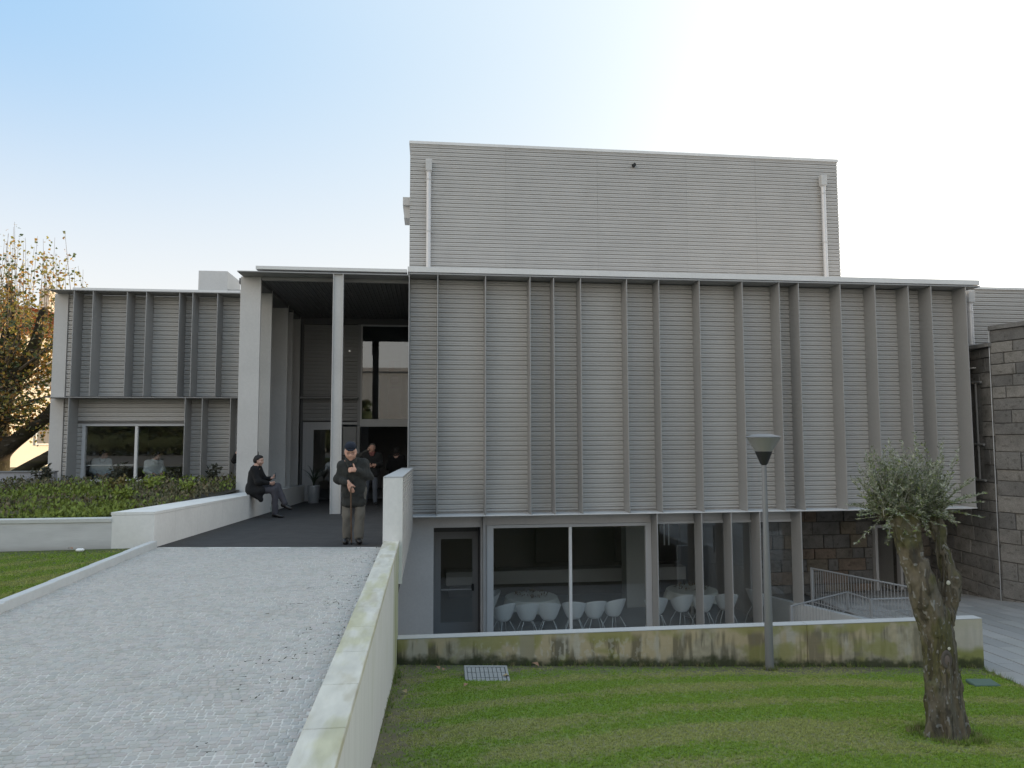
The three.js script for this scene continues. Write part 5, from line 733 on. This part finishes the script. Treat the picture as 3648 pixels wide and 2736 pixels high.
  if (P.cap) { const m = P.cap, c = part('cap', nets([[hp(-0.032, 0.098, -0.05), hp(0.032, 0.098, -0.05), 0.05, 0.05], [hp(-0.04, 0.098, 0.02), hp(0.04, 0.098, 0.02), 0.046, 0.046], [hp(0, 0.11, -0.05), hp(0, 0.108, 0.03), 0.045, 0.045], [hp(-0.045, 0.088, 0.062), hp(0.045, 0.088, 0.062), 0.026, 0.026]], 0.007, 70, cloth(0.006, 30)), m, o); const b = part('cap_brim', nets([[hp(-0.055, 0.068, 0.09), hp(0.055, 0.068, 0.09), 0.009, 0.009], [hp(-0.035, 0.062, 0.115), hp(0.035, 0.062, 0.115), 0.008, 0.008]], 0.0045, 120), m, o); }
  if (P.glasses) { const m = mat(0.10, 0.05, 0.04, { roughness: 0.3 }), Q = new THREE.Quaternion().setFromRotationMatrix(new THREE.Matrix4().makeBasis(r, u, f)), L = [-1, 1].map((s) => new THREE.TorusGeometry(0.021, 0.0028, 6, 20).applyQuaternion(Q).translate(...hp(s * 0.031, 0.006, 0.098).toArray())); L.push(rod(hp(-0.01, 0.01, 0.1), hp(0.01, 0.01, 0.1), 0.0025)); for (const s of [-1, 1]) L.push(rod(hp(s * 0.052, 0.01, 0.095), hp(s * 0.082, 0.012, -0.005), 0.0022)); part('glasses', merge(L), m, o); }
  // clothes
  const K = P.coat;
  if (K) {
    const L = [], TS = K.ts ?? 1, W = K.w ?? 0.1, hem = K.hem, hc2 = lerp3(P.pelvis, P.chest, 0);
    for (const s of [0, 1]) {
      const sg = s ? 1 : -1, side = (p, k = 1) => { const ax = v(P.sh[1]).sub(v(P.sh[0])).normalize(); return ad(p, [ax.x, ax.y, ax.z], sg * W * k); };
      L.push(C(side(P.chest), side(P.pelvis, 1), 0.125 * TS, 0.135 * TS), C(P.sh[s], lerp3(P.chest, P.sh[s], 0.4), 0.068, 0.10), C(P.sh[s], P.el[s], K.a1 ?? 0.078, 0.07), C(P.el[s], lerp3(P.el[s], P.wr[s], 0.9), 0.07, K.cuff ?? 0.05), C(lerp3(P.neck, P.sh[s], 0.3), P.sh[s], 0.055, 0.062));
      if (hem) L.push(C(side(P.pelvis, 1), side([P.pelvis[0], hem + 0.14, P.pelvis[2]], 1.05), 0.135 * TS, 0.13 * TS));
    }
    L.push(C(P.chest, P.pelvis, 0.13, 0.13)); if (hem) { const q = P.pelvis, hw = W + 0.085 * TS; L.push(C(P.pelvis, [q[0], hem + 0.13, q[2]], 0.13, 0.12)); for (const dz of [-0.085, -0.02, 0.045, 0.095]) L.push(C([q[0] - hw + Math.abs(dz) * 0.35, hem + 0.05, q[2] + dz], [q[0] + hw - Math.abs(dz) * 0.35, hem + 0.05, q[2] + dz], 0.05, 0.05)); } if (K.extra) K.extra.forEach((e) => L.push(C(...e)));
    let g = nets(L, K.cell ?? 0.014, 55, cloth(K.fold ?? 0.022, 13));
    if (K.m2) { part('shirt', nets([C(ad(P.neck, [0, -0.05, 0.05]), ad(P.neck, [0, 0.02, 0.03]), 0.05, 0.05)], 0.01, 70), K.m2, o); }
    part(K.name ?? 'coat', g, K.m, o);
    const cr = K.collar ?? 0.02; part('collar', nets([...[...Array(10)].map((_, i) => { const t = (i - 0.5) / 10 * 6.2832 + Math.PI / 2 + 0.16, t2 = t + 0.6283, q = (w) => { const fr = Math.sin(w); return [P.neck[0] + 0.066 * Math.cos(w), P.neck[1] - 0.005 + cr - 0.045 * Math.max(0, fr), P.neck[2] - 0.004 + 0.066 * fr + 0.012]; }; return C(q(t), q(t2), 0.023, 0.023); }), C(ad(P.neck, [-0.05, -0.02, 0.055]), ad(P.neck, [-0.03, -0.09, 0.1]), 0.024, 0.018), C(ad(P.neck, [0.05, -0.02, 0.055]), ad(P.neck, [0.03, -0.09, 0.1]), 0.024, 0.018)], 0.009, 80), K.mc ?? K.m, o);
    if (K.buttons) { for (const [x, y, w2, h2] of [[-0.115, 0.74, 0.1, 0.05], [0.105, 0.74, 0.1, 0.05]]) part('pocket_flap', rbx(P.pelvis[0] + x - w2 / 2, P.pelvis[0] + x + w2 / 2, y - h2 / 2, y + h2 / 2, P.pelvis[2] + 0.115, P.pelvis[2] + 0.135, 0.006), K.m, o); }
    if (K.buttons) for (let i = 0; i < 3; i++) { const b = part('button', new THREE.SphereGeometry(0.008, 8, 6), M.black, o), q = lerp3(P.chest, P.pelvis, 0.2 + i * 0.33); b.position.set(q[0] + 0.02, q[1], q[2] + 0.142); }
  }
  if (P.trousers) { const L = []; for (const s of [0, 1]) L.push(C(P.pelvis, P.hip[s], 0.11, 0.105), C(P.hip[s], P.kn[s], 0.094, 0.07), C(P.kn[s], ad(P.an[s], [0, 0.02, 0]), 0.07, P.tw ?? 0.064)); part('trousers', nets(L, 0.014 * lod, 60, cloth(0.034, 13)), P.trousers, o); }
  if (P.shoes) for (const s of [0, 1]) { const a = v(P.an[s]), t = v(P.toe[s]).normalize(), dn = v(P.sole?.[s] ?? [0, -1, 0]), q = (x, y) => a.clone().addScaledVector(t, x).addScaledVector(dn, y); const sh = part('shoe', nets([[q(-0.045, 0.035), q(0.0, 0.02), 0.042, 0.046], [q(0.0, 0.03), q(0.13, 0.047), 0.045, 0.04], [q(0.11, 0.048), q(0.17, 0.052), 0.04, 0.034]], 0.008, 90), P.shoes, o); if (P.soles) part('sole', nets([[q(-0.05, 0.078), q(0.17, 0.083), 0.014, 0.014], [q(0.03, 0.078).add(V(0.02, 0, 0)), q(0.15, 0.082).add(V(0.02, 0, 0)), 0.014, 0.014]], 0.007, 90), P.soles, sh); }
  return o;
}
{
  const fab = (r, g, b) => mat(r, g, b, { roughness: 0.95, bumpMap: grain, bumpScale: 0.004 });
  const brownSkin = mat(0.52, 0.29, 0.21, { roughness: 0.55 }), grey = mat(0.42, 0.41, 0.39, { roughness: 0.9 }), darkHair = mat(0.012, 0.010, 0.009, { roughness: 0.75 });
  // elderly man with the cane
  const A = [-1.16, deckY(-11.42) , -11.42];
  figure('elderly man in dark jacket, beige trousers and navy cap walking with a cane', A, 0.06, {
    pelvis: [0.0, 0.80, -0.03], chest: [-0.02, 1.12, 0.02], neck: [-0.045, 1.275, 0.075], head: [-0.05, 1.405, 0.14], look: [0.03, -0.26, 1], tilt: 0.03, skin: brownSkin,
    sh: [[-0.175, 1.205, 0.03], [0.145, 1.225, 0.03]], el: [[-0.245, 0.985, 0.0], [0.215, 1.03, 0.0]], wr: [[-0.075, 0.945, 0.20], [0.045, 1.135, 0.21]],
    hand: [{ d: [0.35, -0.9, 0.25], n: [0.2, 0.1, -1], curl: 0.35, thumb: [0.5, 0.8, 0.4] }, { d: [-1, 0.12, 0.15], n: [0, -0.35, -1], curl: 1.15, flip: -1, thumb: [1, 0.35, 0.0] }],
    hip: [[-0.085, 0.80, -0.02], [0.095, 0.80, -0.02]], kn: [[-0.105, 0.44, 0.0], [0.10, 0.45, 0.035]], an: [[-0.095, 0.085, -0.04], [0.085, 0.09, 0.06]], toe: [[-0.15, 0, 1], [0.12, 0.06, 1]],
    hair: { full: false, m: grey }, cap: mat(0.012, 0.016, 0.028, { roughness: 0.95 }), glasses: true,
    coat: { m: fab(0.028, 0.029, 0.027), hem: 0.56, w: 0.062, a1: 0.066, cuff: 0.05, ts: 0.92, buttons: true, m2: fab(0.05, 0.05, 0.06), collar: 0.035, fold: 0.05, cell: 0.011 }, trousers: fab(0.135, 0.124, 0.106), tw: 0.074, shoes: mat(0.012, 0.011, 0.011, { roughness: 0.4 }),
  });
  const cane = thing('walking_cane', 'thin brown walking cane held by the elderly man', 'cane', A, 0.06);
  part('shaft', rod(V(-0.035, 0.82, 0.27), V(-0.02, 0.01, 0.16), 0.011, 0.009, 12), mat(0.10, 0.055, 0.03, { roughness: 0.45 }), cane);
  { const c = new THREE.CatmullRomCurve3([V(-0.035, 0.80, 0.268), V(-0.036, 0.845, 0.273), V(-0.03, 0.875, 0.262), V(-0.02, 0.88, 0.235), V(-0.012, 0.86, 0.205)]); part('crook', new THREE.TubeGeometry(c, 20, 0.0115, 10), mat(0.10, 0.055, 0.03, { roughness: 0.45 }), cane); part('ferrule', rod(V(-0.0205, 0.03, 0.163), V(-0.0195, 0.0, 0.159), 0.013, 0.013, 12), M.black, cane); }

  // man sitting on the bench wall with a phone
  const S = [-4.0, deckY(-17.2), -17.2];
  figure('man in black coat sitting cross legged on the bench wall looking at a phone', S, 0, {
    pelvis: [-0.02, 0.645, 0.0], chest: [-0.005, 1.0, 0.0], neck: [0.035, 1.175, 0.0], head: [0.085, 1.315, 0.02], look: [1, -0.17, 0.22],
    sh: [[0.02, 1.115, 0.185], [0.03, 1.12, -0.175]], el: [[0.13, 0.84, 0.235], [0.17, 0.85, -0.22]], wr: [[0.33, 0.80, 0.10], [0.335, 0.895, -0.07]],
    hand: [{ d: [1, -0.1, -0.15], n: [0, 0.4, -1], curl: 0.75, flip: -1, thumb: [0.5, 0.8, 0.3] }, { d: [1, 0.35, 0.35], n: [-0.3, 0.75, 0.6], curl: 0.65, flip: 1, thumb: [0.7, 0.7, 0.4] }],
    hip: [[0.02, 0.62, 0.10], [0.02, 0.62, -0.10]], kn: [[0.46, 0.64, 0.10], [0.50, 0.72, -0.03]], an: [[0.50, 0.10, 0.13], [0.69, 0.31, 0.06]], toe: [[1, -0.06, 0.25], [1, -0.3, 0.2]], sole: [[0, -1, 0], [-0.3, -1, 0]],
    hair: { m: darkHair }, coat: { m: fab(0.008, 0.008, 0.009), w: 0.085, m2: fab(0.6, 0.6, 0.62), hem: 0, extra: [[[-0.06, 0.66, 0.07], [0.17, 0.63, 0.15], 0.13, 0.11], [[0.08, 0.6, 0.15], [0.18, 0.42, 0.16], 0.09, 0.05], [[-0.02, 0.6, 0.1], [0.16, 0.44, 0.10], 0.1, 0.05], [[-0.1, 0.72, 0], [-0.1, 0.62, 0.02], 0.1, 0.085], [[-0.06, 0.66, -0.07], [0.16, 0.66, -0.14], 0.13, 0.1]], a1: 0.08 },
    trousers: fab(0.055, 0.052, 0.062), tw: 0.07, shoes: mat(0.014, 0.012, 0.012, { roughness: 0.3 }),
  });
  const ph = thing('mobile_phone', 'dark mobile phone held up in the sitting man\u2019s hand', 'phone', [S[0] + 0.445, S[1] + 0.955, S[2] - 0.03], 0.2);
  { const g = rbx(-0.035, 0.035, -0.07, 0.07, -0.005, 0.005, 0.004); ph.rotation.set(0.2, -1.2, -0.5); part('case', g, M.black, ph); part('screen', bx(-0.031, 0.031, -0.062, 0.062, 0.0052, 0.0062), mat(0.03, 0.035, 0.04, { roughness: 0.1 }), ph); }

  // man in the doorway
  const D = [-1.70, deckY(-21.7), -21.7];
  figure('man in dark jacket, scarf and jeans standing at the entrance with joined hands', D, 0.05, {
    pelvis: [0.0, 0.98, 0], chest: [0.01, 1.34, 0], neck: [0.015, 1.55, 0.01], head: [0.02, 1.70, 0.04], look: [0.12, 0.10, 1], tilt: -0.05, skin: brownSkin,
    sh: [[-0.19, 1.48, 0], [0.21, 1.47, 0]], el: [[-0.26, 1.19, 0.02], [0.28, 1.19, 0.02]], wr: [[-0.10, 1.16, 0.20], [0.155, 1.19, 0.21]],
    hand: [{ d: [1, 0.05, 0.1], n: [0, 0, -1], curl: 0.9, thumb: [0.7, 0.6, 0.2], flip: 1 }, { d: [-1, 0.02, 0.1], n: [0, 0, -1], curl: 0.8, thumb: [0.7, 0.6, 0.2], flip: 1 }],
    hip: [[-0.09, 0.96, 0], [0.10, 0.96, 0]], kn: [[-0.14, 0.53, 0.05], [0.11, 0.53, 0.02]], an: [[-0.17, 0.09, -0.02], [0.12, 0.09, 0.02]], toe: [[-0.4, 0, 1], [0.25, 0, 1]],
    hair: { m: mat(0.10, 0.085, 0.075, { roughness: 0.9 }) }, coat: { m: fab(0.018, 0.018, 0.018), name: 'jacket', w: 0.09, hem: 0.84, m2: mat(0.22, 0.07, 0.06) , mc: mat(0.20, 0.075, 0.065, { roughness: 0.95 }) }, trousers: fab(0.10, 0.11, 0.13), shoes: mat(0.015, 0.015, 0.016), soles: mat(0.7, 0.7, 0.7),
  });
  // companion whose arm reaches over
  figure('person in dark grey clothes behind the elderly man, arm laid on the doorway man\u2019s shoulder', [-2.34, deckY(-21.9), -21.95], 0.1, {
    lod: 1.5, pelvis: [0, 0.94, 0], chest: [0, 1.28, 0], neck: [0, 1.47, 0], head: [-0.01, 1.60, 0.02], look: [0.2, -0.05, 1],
    sh: [[-0.19, 1.40, 0], [0.20, 1.42, 0]], el: [[-0.25, 1.10, 0.02], [0.36, 1.50, 0.10]], wr: [[-0.2, 0.86, 0.1], [0.50, 1.62, 0.20]], hand: [{ d: [0.1, -1, 0.1], n: [1, 0, -0.2], curl: 0.4 }, { d: [0.5, 0.7, 0.3], n: [0.5, -0.2, -1], curl: 0.5 }],
    hip: [[-0.09, 0.92, 0], [0.09, 0.92, 0]], kn: [[-0.1, 0.5, 0.03], [0.1, 0.5, 0.03]], an: [[-0.1, 0.09, 0], [0.1, 0.09, 0]], toe: [[-0.1, 0, 1], [0.1, 0, 1]],
    hair: { m: darkHair }, coat: { m: fab(0.06, 0.058, 0.055), name: 'jacket', w: 0.08, hem: 0.82, cell: 0.018 }, trousers: fab(0.03, 0.03, 0.035), shoes: M.black,
  });
  figure('person in black seen from behind entering the dark doorway beside the clad wall', [-1.02, deckY(-22.9), -22.9], Math.PI - 0.3, {
    lod: 1.5, pelvis: [0, 0.92, 0], chest: [0, 1.28, 0], neck: [0, 1.47, 0], head: [0, 1.60, 0.02], look: [0.1, 0, 1],
    sh: [[-0.2, 1.40, 0], [0.20, 1.40, 0]], el: [[-0.28, 1.10, 0.02], [0.28, 1.1, 0.02]], wr: [[-0.2, 0.95, 0.2], [0.2, 0.95, 0.2]], hand: [{ d: [0.3, -0.5, 1], n: [1, 0, 0], curl: 0.5 }, { d: [-0.3, -0.5, 1], n: [-1, 0, 0], curl: 0.5, flip: -1 }],
    hip: [[-0.09, 0.9, 0], [0.09, 0.9, 0]], kn: [[-0.1, 0.49, 0.03], [0.1, 0.49, 0.03]], an: [[-0.1, 0.09, 0], [0.1, 0.09, 0]], toe: [[-0.1, 0, 1], [0.1, 0, 1]],
    hair: { m: darkHair }, coat: { m: fab(0.006, 0.006, 0.007), w: 0.1, hem: 0.55, cell: 0.02 }, trousers: fab(0.01, 0.01, 0.012), shoes: M.black,
  });
  // someone mostly hidden by the first pier, hand raised
  figure('person in black mostly hidden behind the portal pier with one hand raised', [-4.64, 0.30, -19.15], 0.0, {
    lod: 1.5, pelvis: [0, 0.70, 0], chest: [-0.01, 0.92, 0], neck: [0.02, 1.05, 0], head: [0.08, 1.12, 0.0], look: [1, 0, 0.3],
    sh: [[-0.19, 0.90, 0.02], [0.17, 0.92, 0]], el: [[-0.32, 0.72, 0.08], [0.24, 0.7, 0.02]], wr: [[-0.245, 0.90, 0.2], [0.2, 0.5, 0.1]], hand: [{ d: [0.45, 0.8, 0.2], n: [0.6, -0.2, -0.6], curl: 0.35, thumb: [-0.6, 0.7, 0.2] }, { d: [0, -1, 0], n: [1, 0, 0], curl: 0.4 }],
    hip: [[-0.08, 0.68, 0], [0.08, 0.68, 0]], kn: [[-0.09, 0.36, 0.06], [0.09, 0.36, 0.06]], an: [[-0.09, 0.09, 0], [0.09, 0.09, 0]], toe: [[0.3, 0, 1], [0.3, 0, 1]],
    hair: { m: darkHair }, coat: { m: fab(0.008, 0.008, 0.009), w: 0.07, hem: 0.45, cell: 0.018 }, trousers: fab(0.012, 0.012, 0.014), shoes: M.black,
  });
  // two people in white behind the wing window
  const white = fab(0.62, 0.66, 0.66), staff = (label, at, turn, s) => figure(label, at, turn, {
    lod: 1.5, pelvis: [0, 0.9, 0], chest: [0, 1.22 + s, 0], neck: [0.02, 1.40 + s, 0.03], head: [0.05, 1.52 + s, 0.06], look: [0.8, -0.2, 0.5],
    sh: [[-0.18, 1.33 + s, 0], [0.18, 1.33 + s, 0]], el: [[-0.24, 1.05, 0.06], [0.24, 1.05, 0.06]], wr: [[-0.12, 0.98, 0.24], [0.16, 0.98, 0.24]], hand: [{ d: [0.6, -0.2, 0.8], n: [0, -1, 0], curl: 0.5 }, { d: [-0.6, -0.2, 0.8], n: [0, -1, 0], curl: 0.5, flip: -1 }],
    hip: [[-0.09, 0.88, 0], [0.09, 0.88, 0]], kn: [[-0.1, 0.48, 0.02], [0.1, 0.48, 0.02]], an: [[-0.1, 0.09, 0], [0.1, 0.09, 0]], toe: [[0, 0, 1], [0, 0, 1]],
    hair: { m: darkHair }, coat: { m: white, w: 0.08, hem: 0.5, cell: 0.018 }, trousers: white, shoes: M.black,
  });
  staff('person in a white coat standing behind the first pane of the wing window', [-9.42, -0.40, -22.0], 0.4, 0);
  staff('person in a white coat bent low by the white mullion of the wing window', [-8.02, -0.40, -22.1], 0.7, -0.05);
}

renderer.render(scene, camera);
